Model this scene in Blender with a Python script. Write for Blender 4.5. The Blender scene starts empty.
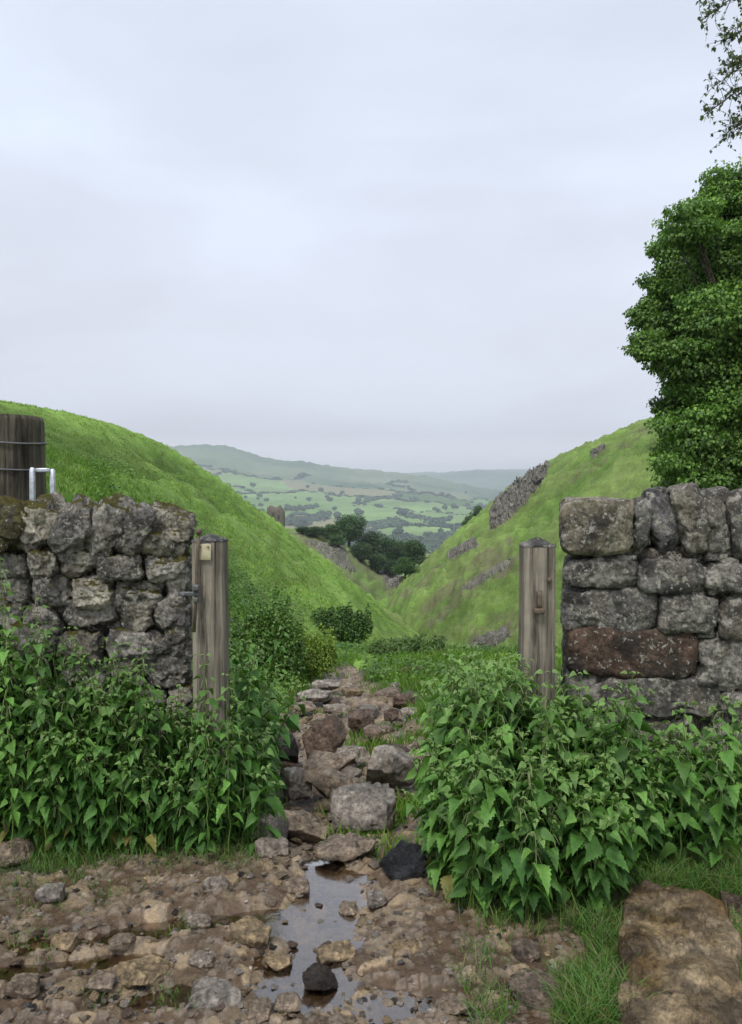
import bpy, math, random
import numpy as np
from mathutils import Vector

SC = bpy.context.scene
COL = SC.collection
rng = np.random.default_rng(7)
random.seed(7)
F = 775.0
PITCH = math.atan(22/775.0)
CP, SP = math.cos(PITCH), math.sin(PITCH)
EYE = 1.55

# ------------------------------------------------------------------ camera
cam = bpy.data.cameras.new('camera'); camo = bpy.data.objects.new('camera', cam); COL.objects.link(camo)
cam.sensor_fit = 'VERTICAL'; cam.sensor_height = 24.0; cam.lens = 24.0*F/1024
cam.clip_start = .05; cam.clip_end = 30000
camo.location = (0, 0, EYE); camo.rotation_euler = (math.pi/2-PITCH, 0, 0)
SC.camera = camo

def slope_of(px, py):
    u = (px-371)/F; v = (512-py)/F
    y = CP+SP*v; z = CP*v-SP
    return u/y, z/y
def P3(px, py, Y):
    t, e = slope_of(px, py); return np.array([t*Y, Y, EYE+e*Y])
def proj(X, Y, Z):
    z = Z-EYE
    d = Y*CP-z*SP; u = X/d; v = (Y*SP+z*CP)/d
    return 371+F*u, 512-F*v
def sstep(a, b, x):
    t = np.clip((x-a)/(b-a), 0, 1); return t*t*(3-2*t)

# ------------------------------------------------------------------ noise
M32 = np.uint64(0xffffffff)
def _h(ix, iy, iz, s):
    h = (ix.astype(np.uint64)*np.uint64(374761393) + iy.astype(np.uint64)*np.uint64(668265263) + iz.astype(np.uint64)*np.uint64(2246822519) + np.uint64(s*3266489917 % 4294967291)) & M32
    h = ((h ^ (h >> np.uint64(13)))*np.uint64(1274126177)) & M32
    h = ((h ^ (h >> np.uint64(16)))*np.uint64(2654435761)) & M32
    return ((h ^ (h >> np.uint64(15))) & M32).astype(np.float64)/4294967295.0
def vn(P, s=0):
    i = np.floor(P); f = P-i; i = i.astype(np.int64)+100000
    f = f*f*f*(f*(f*6-15)+10)
    r = 0
    for dx in (0, 1):
        wx = f[:, 0] if dx else 1-f[:, 0]
        for dy in (0, 1):
            wy = f[:, 1] if dy else 1-f[:, 1]
            for dz in (0, 1):
                wz = f[:, 2] if dz else 1-f[:, 2]
                r = r+wx*wy*wz*_h(i[:, 0]+dx, i[:, 1]+dy, i[:, 2]+dz, s)
    return r*2-1
def fbm(P, o=4, s=0, g=.5):
    a = 1; r = 0; n = 0
    for k in range(o):
        r = r+a*vn(P*(2.03**k)+k*17.3, s+k); n += a; a *= g
    return r/n
def fb2(X, Y, sc, o=4, s=0, g=.5):
    return fbm(np.stack([X*sc, Y*sc, np.full(np.shape(X), .37)], 1), o, s, g)
def voro(X, Y, s=0):
    """F1, F2, two ids of the nearest cells"""
    ix = np.floor(X); iy = np.floor(Y)
    f1 = np.full(X.shape, 9.); f2 = np.full(X.shape, 9.); a1 = np.zeros(X.shape, np.int64); a2 = np.zeros(X.shape, np.int64)
    for dx in (-1, 0, 1):
        for dy in (-1, 0, 1):
            cx = (ix+dx).astype(np.int64)+100000; cy = (iy+dy).astype(np.int64)+100000; o = np.zeros_like(cx)
            px = ix+dx+.1+.8*_h(cx, cy, o, s); py = iy+dy+.1+.8*_h(cx, cy, o+1, s)
            d = np.hypot(X-px, Y-py); idd = (cx % 1000)*1000+(cy % 1000)
            m = d < f1; m2 = (~m) & (d < f2)
            f2 = np.where(m, f1, np.where(m2, d, f2)); a2 = np.where(m, a1, np.where(m2, idd, a2))
            f1 = np.where(m, d, f1); a1 = np.where(m, idd, a1)
    return f1, f2, a1, a2
def hid(a, s=0):
    z = np.zeros_like(a); return _h(a, z, z, s)

# ------------------------------------------------------------------ mesh helpers
class MB:
    def __init__(s): s.V = []; s.C = []; s.Q = []; s.T = []; s.n = 0
    def add(s, V, Fc, C=None):
        V = np.asarray(V, float).reshape(-1, 3); m = len(V)
        if C is None: C = np.ones((m, 3))*.5
        C = np.asarray(C, float)
        if C.ndim == 1: C = np.repeat(C[None], m, 0)
        s.V.append(V); s.C.append(C)
        for f in (Fc if isinstance(Fc, (list, tuple)) else [Fc]):
            f = np.asarray(f)
            if len(f): (s.Q if f.shape[1] == 4 else s.T).append(f+s.n)
        s.n += m
    def build(s, name, mat, parent=None, smooth=True, **kw):
        V = np.concatenate(s.V); C = np.concatenate(s.C)
        Q = np.concatenate(s.Q) if s.Q else np.zeros((0, 4), int); T = np.concatenate(s.T) if s.T else np.zeros((0, 3), int)
        me = bpy.data.meshes.new(name)
        org = np.array(kw.pop('origin', (0, 0, 0)), float)
        if parent is not None: org = np.array(parent.location)
        V = V-org
        me.vertices.add(len(V)); me.vertices.foreach_set('co', V.astype(np.float32).ravel())
        L = np.concatenate([Q.ravel(), T.ravel()]).astype(np.int32)
        me.loops.add(len(L)); me.loops.foreach_set('vertex_index', L)
        n = len(Q)+len(T)
        me.polygons.add(n)
        st = np.concatenate([np.arange(len(Q))*4, len(Q)*4+np.arange(len(T))*3]).astype(np.int32)
        me.polygons.foreach_set('loop_start', st)
        me.polygons.foreach_set('use_smooth', np.full(n, smooth))
        me.update(calc_edges=True)
        a = me.color_attributes.new('Col', 'FLOAT_COLOR', 'POINT')
        a.data.foreach_set('color', np.concatenate([C, np.ones((len(C), 1))], 1).astype(np.float32).ravel())
        me.materials.append(mat)
        o = bpy.data.objects.new(name, me); COL.objects.link(o)
        if parent is not None: o.parent = parent
        else: o.location = org
        for k, v in kw.items(): o[k] = v
        return o
def empty(name, loc, **kw):
    o = bpy.data.objects.new(name, None); o.location = loc; o.empty_display_size = .1; COL.objects.link(o)
    for k, v in kw.items(): o[k] = v
    bpy.context.view_layer.update()
    return o
def copy_tree(o, loc, rz=0, sc=1, **kw):
    c = o.copy(); COL.objects.link(c); c.location = loc
    c.rotation_euler = (o.rotation_euler[0], o.rotation_euler[1], rz)
    c.scale = (sc, sc, sc) if np.isscalar(sc) else sc
    for k, v in kw.items(): c[k] = v
    for ch in list(o.children):
        d = ch.copy(); COL.objects.link(d); d.parent = c
    return c

def grid_faces(nr, nc):
    i = np.arange(nr-1)[:, None]*nc+np.arange(nc-1)[None]
    i = i.ravel(); return np.stack([i, i+1, i+nc+1, i+nc], 1)
def tube(mb, pts, rad, n=6, col=None, cap=True):
    pts = np.asarray(pts, float); m = len(pts); rad = np.broadcast_to(rad, (m,))
    d = np.gradient(pts, axis=0); d /= np.linalg.norm(d, axis=1, keepdims=True)+1e-9
    ref = np.where(np.abs(d[:, 2:3]) > .9, np.array([[1., 0, 0]]), np.array([[0, 0, 1.]]))
    a = np.cross(d, ref); a /= np.linalg.norm(a, axis=1, keepdims=True); b = np.cross(d, a)
    th = np.arange(n)/n*2*math.pi
    V = pts[:, None]+rad[:, None, None]*(a[:, None]*np.cos(th)[None, :, None]+b[:, None]*np.sin(th)[None, :, None])
    i = np.arange(m-1)[:, None]*n; j = np.arange(n)[None]; k = (j+1) % n
    Q = np.stack([(i+j).ravel(), (i+k).ravel(), (i+n+k).ravel(), (i+n+j).ravel()], 1)
    V = V.reshape(-1, 3); T = []
    if cap:
        V = np.concatenate([V, pts[:1], pts[-1:]]); c0 = m*n; c1 = c0+1
        for q in range(n):
            T.append((c0, (q+1) % n, q)); T.append((c1, (m-1)*n+q, (m-1)*n+(q+1) % n))
        mb.add(V, [Q, np.array(T)], col)
    else: mb.add(V, Q, col)

_cs = {}
def cubesphere(n):
    if n in _cs: return _cs[n]
    g = np.tan((np.linspace(-1, 1, n+1))*math.pi/4)
    Vd = {}; V = []; Q = []
    def vi(p):
        k = tuple(int(round(c*1e4)) for c in p)
        if k not in Vd: Vd[k] = len(V); V.append(p)
        return Vd[k]
    for ax in range(3):
        for s in (-1, 1):
            for i in range(n):
                for j in range(n):
                    q = []
                    for (a, b) in ((i, j), (i+1, j), (i+1, j+1), (i, j+1)):
                        p = [0, 0, 0]; p[ax] = s; p[(ax+1) % 3] = g[a]; p[(ax+2) % 3] = g[b]; q.append(vi(p))
                    Q.append(q if s > 0 else q[::-1])
    V = np.array(V, float); V /= np.linalg.norm(V, axis=1, keepdims=True)
    _cs[n] = (V, np.array(Q)); return _cs[n]
def stone(size, seed, p=4.5, n=12, cuts=7, rough=.09, cut=(.62, .95), fine=.03):
    """an angular lump of rock filling roughly +-size"""
    D, Q = cubesphere(n)
    r = np.random.default_rng(seed)
    V = D/(np.abs(D)**p).sum(1, keepdims=True)**(1/p)
    for k in range(cuts):
        nn = r.normal(size=3); nn /= np.linalg.norm(nn); q = p/(p-1.); o = r.uniform(*cut)*((np.abs(nn)**q).sum()**(1/q))
        dd = V@nn-o; V = V-np.maximum(dd, 0)[:, None]*nn
    sz = np.array(size, float)
    k = r.uniform(0, 900, 3)
    sz = np.array(size, float); gm = np.prod(sz)**(1/3.); V = V*sz; U = V/gm
    N_ = V/sz**2; N_ /= np.linalg.norm(N_, axis=1, keepdims=True)
    rg = 1-np.abs(fbm(U*2.2+k*1.3, 3, 11+seed % 97))*3
    V = V+N_*gm*(rough*fbm(U*1.4+k, 3, seed % 97)[:, None]+.4*rough*np.clip(rg, -.6, 1)[:, None]+fine*fbm(U*5+k, 4, 5+seed % 97, .65)[:, None])
    return V, Q
def rotm(rx, ry, rz):
    a, b, c = (math.cos(rx), math.sin(rx)), (math.cos(ry), math.sin(ry)), (math.cos(rz), math.sin(rz))
    X = np.array([[1, 0, 0], [0, a[0], -a[1]], [0, a[1], a[0]]]); Yy = np.array([[b[0], 0, b[1]], [0, 1, 0], [-b[1], 0, b[0]]])
    Z = np.array([[c[0], -c[1], 0], [c[1], c[0], 0], [0, 0, 1]]); return Z@Yy@X

# ------------------------------------------------------------------ materials
def newmat(name):
    m = bpy.data.materials.new(name); m.use_nodes = True; nt = m.node_tree
    return m, nt, nt.nodes['Principled BSDF']
def nd(nt, t, **kw):
    n = nt.nodes.new(t)
    for k, v in kw.items():
        if k in n.inputs: n.inputs[k].default_value = v
        else: setattr(n, k, v)
    return n
def mixc(nt, blend, fac, a, b):
    m = nt.nodes.new('ShaderNodeMix'); m.data_type = 'RGBA'; m.blend_type = blend
    for s, v in ((0, fac), (6, a), (7, b)):
        if hasattr(v, 'is_output'): nt.links.new(v, m.inputs[s])
        else: m.inputs[s].default_value = v if s == 0 else (*v, 1)
    return m.outputs[2]
def ramp(nt, val, stops, interp='LINEAR'):
    r = nt.nodes.new('ShaderNodeValToRGB'); r.color_ramp.interpolation = interp
    e = r.color_ramp.elements
    while len(e) < len(stops): e.new(.5)
    for q, (p, c) in zip(e, stops): q.position = p; q.color = (*(c if not np.isscalar(c) else (c, c, c)), 1)
    nt.links.new(val, r.inputs[0]); return r.outputs[0]
def coords(nt, scale=(1, 1, 1), kind='pos'):
    if kind == 'pos': g = nt.nodes.new('ShaderNodeNewGeometry').outputs['Position']
    else: g = nt.nodes.new('ShaderNodeTexCoord').outputs['Object']
    m = nt.nodes.new('ShaderNodeMapping'); m.inputs['Scale'].default_value = scale
    nt.links.new(g, m.inputs[0]); return m.outputs[0]
def noise(nt, v, scale, det=6, rough=.6, dist=0):
    n = nt.nodes.new('ShaderNodeTexNoise'); n.inputs['Scale'].default_value = scale; n.inputs['Detail'].default_value = det
    n.inputs['Roughness'].default_value = rough; n.inputs['Distortion'].default_value = dist
    nt.links.new(v, n.inputs['Vector']); return n.outputs[0]
def bump(nt, h, strength, dist, prev=None):
    b = nt.nodes.new('ShaderNodeBump'); b.inputs['Strength'].default_value = strength; b.inputs['Distance'].default_value = dist
    nt.links.new(h, b.inputs['Height'])
    if prev is not None: nt.links.new(prev, b.inputs['Normal'])
    return b.outputs[0]
def attr(nt):
    a = nt.nodes.new('ShaderNodeAttribute'); a.attribute_name = 'Col'; return a.outputs['Color']

def mat_stone(name, lichen=.5, moss=0., rough=.85, kind='pos', wet=False, dark=1.0):
    m, nt, b = newmat(name); v = coords(nt, kind=kind)
    c = attr(nt)
    n1 = ramp(nt, noise(nt, v, 9 if kind == 'pos' else 14, 8, .7), [(.32, .35*dark), (.47, .8*dark), (.68, 1.55*dark)])
    c = mixc(nt, 'MULTIPLY', 1, c, n1)
    n2 = ramp(nt, noise(nt, v, 60, 6, .75), [(.36, .42), (.5, 1.), (.66, 1.5)])
    c = mixc(nt, 'MULTIPLY', .9, c, n2)
    n0 = ramp(nt, noise(nt, v, 5.5, 4, .6, .6), [(.42, 0.), (.62, 1.)])
    c = mixc(nt, 'MIX', n0, c, mixc(nt, 'MULTIPLY', 1, c, (.36, .36, .37)))
    if lichen > 0:
        lb = ramp(nt, noise(nt, v, 5, 6, .7, .5), [(.52, 0.), (.64, .5)])
        c = mixc(nt, 'MIX', lb, c, mixc(nt, 'MULTIPLY', .9, (.18, .15, .10), n2))
        l3 = ramp(nt, noise(nt, v, 7, 7, .72), [(.50, 0.), (.60, .85)])
        c = mixc(nt, 'MIX', l3, c, (.06, .057, .05))
        a = noise(nt, v, 16, 8, .75, .4)
        l = ramp(nt, a, [(.60-.13*lichen, 0.), (.66-.13*lichen, .8)])
        c = mixc(nt, 'MIX', l, c, mixc(nt, 'MULTIPLY', .9, (.50, .475, .40), n2))
        l2 = ramp(nt, noise(nt, v, 42, 5, .65), [(.61, 0.), (.64, .9)])
        c = mixc(nt, 'MIX', l2, c, (.60, .58, .50))
    if moss > 0:
        sx = nt.nodes.new('ShaderNodeSeparateXYZ'); nt.links.new(nt.nodes.new('ShaderNodeNewGeometry').outputs['Normal'], sx.inputs[0])
        k = nd(nt, 'ShaderNodeMath', operation='MULTIPLY_ADD'); nt.links.new(sx.outputs[2], k.inputs[0]); k.inputs[1].default_value = .25
        nt.links.new(noise(nt, v, 4, 6, .65), k.inputs[2])
        l = ramp(nt, k.outputs[0], [(.74-.16*moss, 0.), (.80-.16*moss, 1.)])
        c = mixc(nt, 'MIX', l, c, ramp(nt, noise(nt, v, 40, 3), [(.3, (.045, .04, .01)), (.7, (.15, .13, .025))]))
    nt.links.new(c, b.inputs['Base Color'])
    if wet:
        nt.links.new(ramp(nt, noise(nt, v, 8, 5), [(.38, .18), (.62, rough)]), b.inputs['Roughness'])
    else: b.inputs['Roughness'].default_value = rough
    b.inputs['Specular IOR Level'].default_value = .5 if wet else .25
    nn = bump(nt, noise(nt, v, 18, 9, .78), 1., .05 if not wet else .03)
    nn = bump(nt, noise(nt, v, 90, 5, .75), .9, .012, nn)
    nt.links.new(nn, b.inputs['Normal'])
    return m

M = {}
M['limestone'] = mat_stone('lichened_limestone', .6)
M['red'] = mat_stone('reddish_sandstone', .12)
M['left_stone'] = mat_stone('rough_mossy_limestone', .55, .35)
M['mossy'] = mat_stone('moss_covered_stone', .2, 1.)
M['wet_stone'] = mat_stone('wet_path_stone', 0, 0, .6, 'obj', True, 1.)
M['dark_wet'] = mat_stone('dark_wet_rock', 0, 0, .28, 'pos', True, .8)
M['crag'] = mat_stone('crag_rock', .3)

def mat_leaf(name, rough=.45, trans=.25, spec=.4, veins=False):
    m, nt, b = newmat(name); c = attr(nt)
    if veins:
        v = coords(nt); c = mixc(nt, 'MULTIPLY', .6, c, ramp(nt, noise(nt, v, 60, 4, .6), [(.3, .65), (.7, 1.3)]))
        nt.links.new(bump(nt, noise(nt, v, 170, 3, .6), .5, .003), b.inputs['Normal'])
    nt.links.new(c, b.inputs['Base Color']); b.inputs['Roughness'].default_value = rough
    b.inputs['Specular IOR Level'].default_value = spec
    t = nt.nodes.new('ShaderNodeBsdfTranslucent')
    nt.links.new(mixc(nt, 'MULTIPLY', 1, c, (1.15, 1.3, .5)), t.inputs[0])
    mx = nt.nodes.new('ShaderNodeMixShader'); mx.inputs[0].default_value = trans
    nt.links.new(b.outputs[0], mx.inputs[1]); nt.links.new(t.outputs[0], mx.inputs[2])
    nt.links.new(mx.outputs[0], nt.nodes['Material Output'].inputs[0])
    return m
M['nettle'] = mat_leaf('nettle_leaf', .55, .24, .3, True)
M['leaf'] = mat_leaf('tree_leaf', .5, .3, .35)
M['grass'] = mat_leaf('grass_blade', .55, .3, .3)

def mat_wood(name, dark=(.035, .028, .02), light=(.3, .235, .17), gs=1.0):
    m, nt, b = newmat(name)
    v = coords(nt, (26*gs, 26*gs, 1.1), 'obj')
    n = noise(nt, v, 1., 8, .7, .4)
    c = ramp(nt, n, [(.36, dark), (.46, tuple(.5*np.array(light))), (.58, light), (.8, tuple(1.25*np.array(light)))])
    v2 = coords(nt, (1, 1, 1), 'obj')
    c = mixc(nt, 'MULTIPLY', .7, c, ramp(nt, noise(nt, v2, 5, 5), [(.3, .55), (.7, 1.3)]))
    v3 = coords(nt, (70*gs, 70*gs, 2.2), 'obj')
    c = mixc(nt, 'MULTIPLY', .8, c, ramp(nt, noise(nt, v3, 1, 3, .6), [(.3, .45), (.5, 1.), (.8, 1.25)]))
    nt.links.new(c, b.inputs['Base Color']); b.inputs['Roughness'].default_value = .85
    b.inputs['Specular IOR Level'].default_value = .2
    nn = bump(nt, n, .9, .012); nn = bump(nt, noise(nt, v3, 1, 3, .6), .5, .003, nn)
    nt.links.new(nn, b.inputs['Normal']); return m
M['wood'] = mat_wood('weathered_gatepost_wood', light=(.27, .235, .185))
M['old_wood'] = mat_wood('old_grey_post_wood', (.02, .018, .014), (.12, .105, .075), .8)
M['endgrain'] = mat_stone('weathered_end_grain', .2, 0, .8)
M['bark'] = mat_wood('tree_bark', (.02, .017, .013), (.09, .075, .055), .3)

def simple(name, col, rough=.5, metal=0., nscale=40, var=.3):
    m, nt, b = newmat(name); v = coords(nt, kind='obj')
    nt.links.new(mixc(nt, 'MULTIPLY', 1, col, ramp(nt, noise(nt, v, nscale), [(.3, 1-var), (.7, 1+var)])), b.inputs['Base Color'])
    b.inputs['Roughness'].default_value = rough; b.inputs['Metallic'].default_value = metal
    nt.links.new(bump(nt, noise(nt, v, nscale*2), .3, .002), b.inputs['Normal']); return m
M['galv'] = simple('galvanised_steel', (.5, .53, .55), .45, .6)
M['iron'] = simple('weathered_iron', (.11, .11, .115), .6, .5)
M['rust'] = simple('rusty_iron', (.12, .085, .06), .75, .2)
M['tag'] = simple('faded_cream_tag', (.42, .38, .24), .6)
M['wire'] = simple('fence_wire', (.16, .16, .16), .5, .5)
M['stem'] = mat_leaf('nettle_stem', .6, .1)

def mat_terrain():
    m, nt, b = newmat('hill_grass'); v = coords(nt); c = attr(nt)
    for s, st, lo, hi in ((.06, .5, .8, 1.2), (.6, .5, .78, 1.22), (3.5, .7, .7, 1.3), (18, .6, .7, 1.3)):
        c = mixc(nt, 'MULTIPLY', st, c, ramp(nt, noise(nt, v, s, 5, .65), [(.32, lo), (.68, hi)]))
    # sheep terraces: their shadow streaks painted in as thin horizontal bands
    vb = coords(nt, (.25, .25, 1.6)); c = mixc(nt, 'MULTIPLY', .5, c, ramp(nt, noise(nt, vb, 1.2, 5, .6, .5), [(.35, .72), (.5, 1.05), (.7, 1.2)]))
    nt.links.new(c, b.inputs['Base Color']); b.inputs['Roughness'].default_value = .95; b.inputs['Specular IOR Level'].default_value = .1
    nn = bump(nt, noise(nt, v, 2.2, 6, .7), .8, .18); nn = bump(nt, noise(nt, v, 14, 5, .7), .8, .04, nn)
    nt.links.new(nn, b.inputs['Normal']); return m
M['terrain'] = mat_terrain()

def mat_path():
    m, nt, b = newmat('wet_mud_path'); v = coords(nt); c = attr(nt)
    c = mixc(nt, 'MULTIPLY', .8, c, ramp(nt, noise(nt, v, 7, 6, .65), [(.3, .55), (.7, 1.4)]))
    c = mixc(nt, 'MULTIPLY', .8, c, ramp(nt, noise(nt, v, 70, 5, .7), [(.3, .5), (.7, 1.45)]))
    nt.links.new(c, b.inputs['Base Color'])
    nt.links.new(ramp(nt, noise(nt, v, 3.5, 5, .6), [(.40, .13), (.60, .6)]), b.inputs['Roughness'])
    nn = bump(nt, noise(nt, v, 40, 7, .75), .9, .012); nn = bump(nt, noise(nt, v, 160, 3, .6), .6, .003, nn)
    nt.links.new(nn, b.inputs['Normal']); return m
M['path'] = mat_path()

def mat_water():
    m, nt, b = newmat('muddy_water'); nt.nodes.remove(b); v = coords(nt)
    g = nd(nt, 'ShaderNodeBsdfGlossy', Roughness=.13); g.inputs[0].default_value = (.86, .84, .82, 1)
    tr = nt.nodes.new('ShaderNodeBsdfTransparent'); tr.inputs[0].default_value = (.74, .66, .54, 1)
    fr = nd(nt, 'ShaderNodeFresnel', IOR=1.45)
    nn = bump(nt, noise(nt, v, 26, 3, .5), .25, .006)
    nt.links.new(nn, g.inputs['Normal']); nt.links.new(nn, fr.inputs['Normal'])
    mx = nt.nodes.new('ShaderNodeMixShader'); mm = nd(nt, 'ShaderNodeMath', operation='MULTIPLY_ADD'); mm.inputs[1].default_value = 3.2; mm.inputs[2].default_value = .06; mm.use_clamp = True
    nt.links.new(fr.outputs[0], mm.inputs[0]); nt.links.new(mm.outputs[0], mx.inputs[0])
    nt.links.new(tr.outputs[0], mx.inputs[1]); nt.links.new(g.outputs[0], mx.inputs[2])
    nt.links.new(mx.outputs[0], nt.nodes['Material Output'].inputs[0]); return m
M['water'] = mat_water()

# ------------------------------------------------------------------ terrain heights
def tab(x, pts, log=False):
    a = np.array(pts, float)
    return np.interp(np.log(np.maximum(x, 1e-3)) if log else x, np.log(a[:, 0]) if log else a[:, 0], a[:, 1])
def smax(a, b, k):
    h = np.clip(.5+.5*(a-b)/k, 0, 1); return b*(1-h)+a*h+k*h*(1-h)
def smin(a, b, k): return -smax(-a, -b, k)
RIDGE = [(-1.2, .03), (-.6, .035), (-.40, .045), (-.259, .0555), (-.22, .0585), (-.18, .0545), (-.143, .042), (-.09, .036), (-.04, .028), (.012, .0235), (.045, .0195), (.08, .0145), (.13, .004), (.2, -.006), (.5, .0), (1.2, .02)]
DISTANT = [(-1.2, .02), (-.1, .02), (.045, .0215), (.08, .0225), (.14, .0265), (.2, .027), (.3, .022), (.6, .03), (1.2, .03)]
def macro(X, Y):
    Yc = np.maximum(Y, 1.0); t = X/np.maximum(Y, 2.); t = np.clip(t, -1.6, 1.6)
    nbz = tab(Yc, [(1, 0), (3.2, 0), (10, -.92), (14, -1.5), (20, -3.6), (40, -9.6), (80, -17), (150, -32), (300, -62), (600, -100), (1000, -115), (9000, -115)], True)
    # make linear between the first stations
    nbz = np.where((Y > 3.2) & (Y < 10), -.135*(Y-3.2), nbz)
    nb = (nbz-EYE)/Yc
    r = tab(Yc, [(3, .7), (4, .6), (6, .45), (10, .337), (15, .25), (20, .2), (35, .156), (60, .144), (110, .1415), (150, .150), (200, .2), (300, .35), (500, .7), (3000, 2)], True)
    L = -.77*t-r
    capL = .012-.2*t-np.maximum(Yc-125, 0)/Yc*.35
    L = smin(L, capL, .05)
    rr = tab(Yc, [(8, 1.1), (14, .7), (20, .5), (40, .43), (60, .33), (80, .25), (110, .188), (150, .157), (200, .154), (240, .17), (320, .35), (500, .7), (3000, 2)], True)
    R = .88*t-rr
    capR = -.05+.385*t-np.maximum(Yc-190, 0)/Yc*.5
    R = smin(R, capR, .035)
    S = tab(t, [(-.5, -.03), (-.2, -.04), (-.09, -.052), (-.05, -.062), (-.02, -.080), (.005, -.100), (.03, -.112), (.08, -.115), (.3, -.5)])-.25*((Yc-235)/100.)**2
    e = smax(nb, L, .012); e = smax(e, R, .008); e = np.where(Y > 90, smax(e, S, .004), e)
    # wide valley and the hills beyond it
    zr = tab(t, RIDGE)*4500+EYE
    s = tab(Yc, [(1000, 0), (1500, 0), (2000, .09), (2600, .24), (3200, .40), (3700, .56), (4100, .80), (4350, .955), (4500, 1), (4700, .98), (5300, .8), (7000, .4), (9600, .2)])
    far = -115+(zr+115)*s
    zd = tab(t, DISTANT)*8200
    sd = tab(Yc, [(5500, 0), (6300, .35), (7300, .8), (8200, 1), (9600, .9)])
    far = np.maximum(far, -115+(zd+115)*sd)
    z = e*Yc+EYE
    z = np.maximum(z, np.where(Y > 600, far, -999))
    z = np.where(Y > 900, smax(z, far, 8.), z)
    k = sstep(3.55, 6.5, Y)
    z = z*k+np.where(Y < 3.2, 0, nbz)*(1-k)
    z = np.where(Y < 1, 0, z)
    return z
def rough_of(X, Y):
    a = np.clip(Y, 3, 9000)
    k = sstep(5, 12, Y)
    amp = np.where(a < 40, .09, np.where(a < 300, .09+(a-40)*.0024, .7+(a-300)*.004))
    amp = np.minimum(amp, 14)
    n = fb2(X, Y, .35, 5, 3)*sstep(400, 150, Y)+.6*sstep(400, 100, Y)*fb2(X, Y, 1.3, 3, 9)
    n2 = fb2(X, Y, .02, 5, 5)*sstep(40, 150, Y)*1.4+fb2(X, Y, .0022, 5, 15)*sstep(500, 1500, Y)
    zz = macro(X, Y); tr = fbm(np.stack([X*.13, Y*.13, zz*.85], 1), 4, 33, .6)
    return k*amp*(n+n2)+sstep(6, 14, Y)*sstep(300, 150, Y)*(.42+Y*.009)*tr
PXC = [(1.0, -.05), (2.6, -.15), (3.4, -.12), (4.8, -.12), (6, -.12), (8, -.25), (10, -.36), (13, .1), (20, 1.8)]
def pathmask(X, Y):
    c = tab(Y, PXC); hw = tab(Y, [(1, 5), (2.7, 4.5), (3.15, 1.1), (3.5, .66), (5, .66), (7, .56), (9, .40), (10.5, .15), (12, .0)])
    n = .22*fb2(X, Y, 2.2, 4, 31)
    return sstep(.14, -.10, np.abs(X-c)-hw+n)
def HT(X, Y):
    X = np.atleast_1d(np.asarray(X, float)); Y = np.atleast_1d(np.asarray(Y, float)); return macro(X, Y)+rough_of(X, Y)
def ground_hit(px, py, ymax=14):
    t, e = slope_of(px, py); Y = np.linspace(1.6, ymax, 1200); z = HT(t*Y, Y)
    b = np.where(EYE+e*Y < z)[0]
    i = b[0] if len(b) else len(Y)-1
    return np.array([t*Y[i], Y[i], z[i]])

def hit_many(px, py, y0=20, y1=600, n=110):
    t, e = slope_of(np.asarray(px, float), np.asarray(py, float)); Y = np.exp(np.linspace(math.log(y0), math.log(y1), n))
    X = t[:, None]*Y[None]; YY = np.broadcast_to(Y, X.shape); z = HT(X.ravel(), YY.ravel()).reshape(X.shape)
    g = EYE+e[:, None]*Y[None]-z; hit = g < 0; i = np.where(hit.any(1), hit.argmax(1), n//2); i = np.maximum(i, 0); r = np.arange(len(t)); j = np.maximum(i-1, 0)
    f = np.where(i > 0, g[r, j]/(g[r, j]-g[r, i]+1e-9), 1.); f = np.clip(f, 0, 1); Yh = Y[j]+(Y[i]-Y[j])*f
    return np.stack([t*Yh, Yh, HT(t*Yh, Yh)], 1)
def hit_far(px, py, y0=20, y1=600): return hit_many([px], [py], y0, y1, 300)[0]
# terrain sheet -------------------------------------------------------------
def srgb(r, g, b):
    c = np.array([r, g, b], float)/255; return np.where(c < .04045, c/12.92, ((c+.055)/1.055)**2.4)
GRASS = np.array([.13, .225, .045]); GRASS2 = np.array([.17, .27, .06]); DULL = np.array([.14, .17, .07]); SOIL = np.array([.085, .07, .045])
FIELD_S = 1/520.
def fieldcoords(X, Y):
    return X*FIELD_S*1.15+.25*np.sin(Y/900.), Y*FIELD_S*1.0+.12*np.sin(X/700.)
def inpoly(px, py, poly):
    r = np.zeros(px.shape, bool); n = len(poly)
    for i in range(n):
        (x1, y1), (x2, y2) = poly[i], poly[(i+1) % n]
        c = ((y1 > py) != (y2 > py)) & (px < (x2-x1)*(py-y1)/(y2-y1+1e-9)+x1); r ^= c
    return r
def barew(X, Y, px, py):
    n = X.size; f = fb2(X, Y, .12, 4, 40)[:, None]; g = fb2(X, Y, .4, 4, 41)[:, None]
    rh = (X > .02*Y) & (Y > 14) & (Y < 330)
    bare = np.zeros(n, bool)
    for poly in ([(470, 560), (500, 538), (532, 545), (520, 575), (488, 595), (455, 605), (430, 625), (425, 600), (445, 585)],
                 [(380, 600), (405, 585), (440, 560), (465, 545), (455, 560), (420, 590), (395, 612)],
                 [(560, 480), (600, 455), (655, 420), (655, 428), (610, 462), (575, 478)],
                 [(470, 630), (520, 610), (560, 600), (560, 625), (500, 650), (470, 650)]):
        bare |= inpoly(px+18*g[:, 0], py+14*f[:, 0], poly)
    w = (rh & bare)*np.clip(.45+2.6*fb2(X, Y*.6, .5, 5, 44), 0, 1)
    return rh, w
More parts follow.
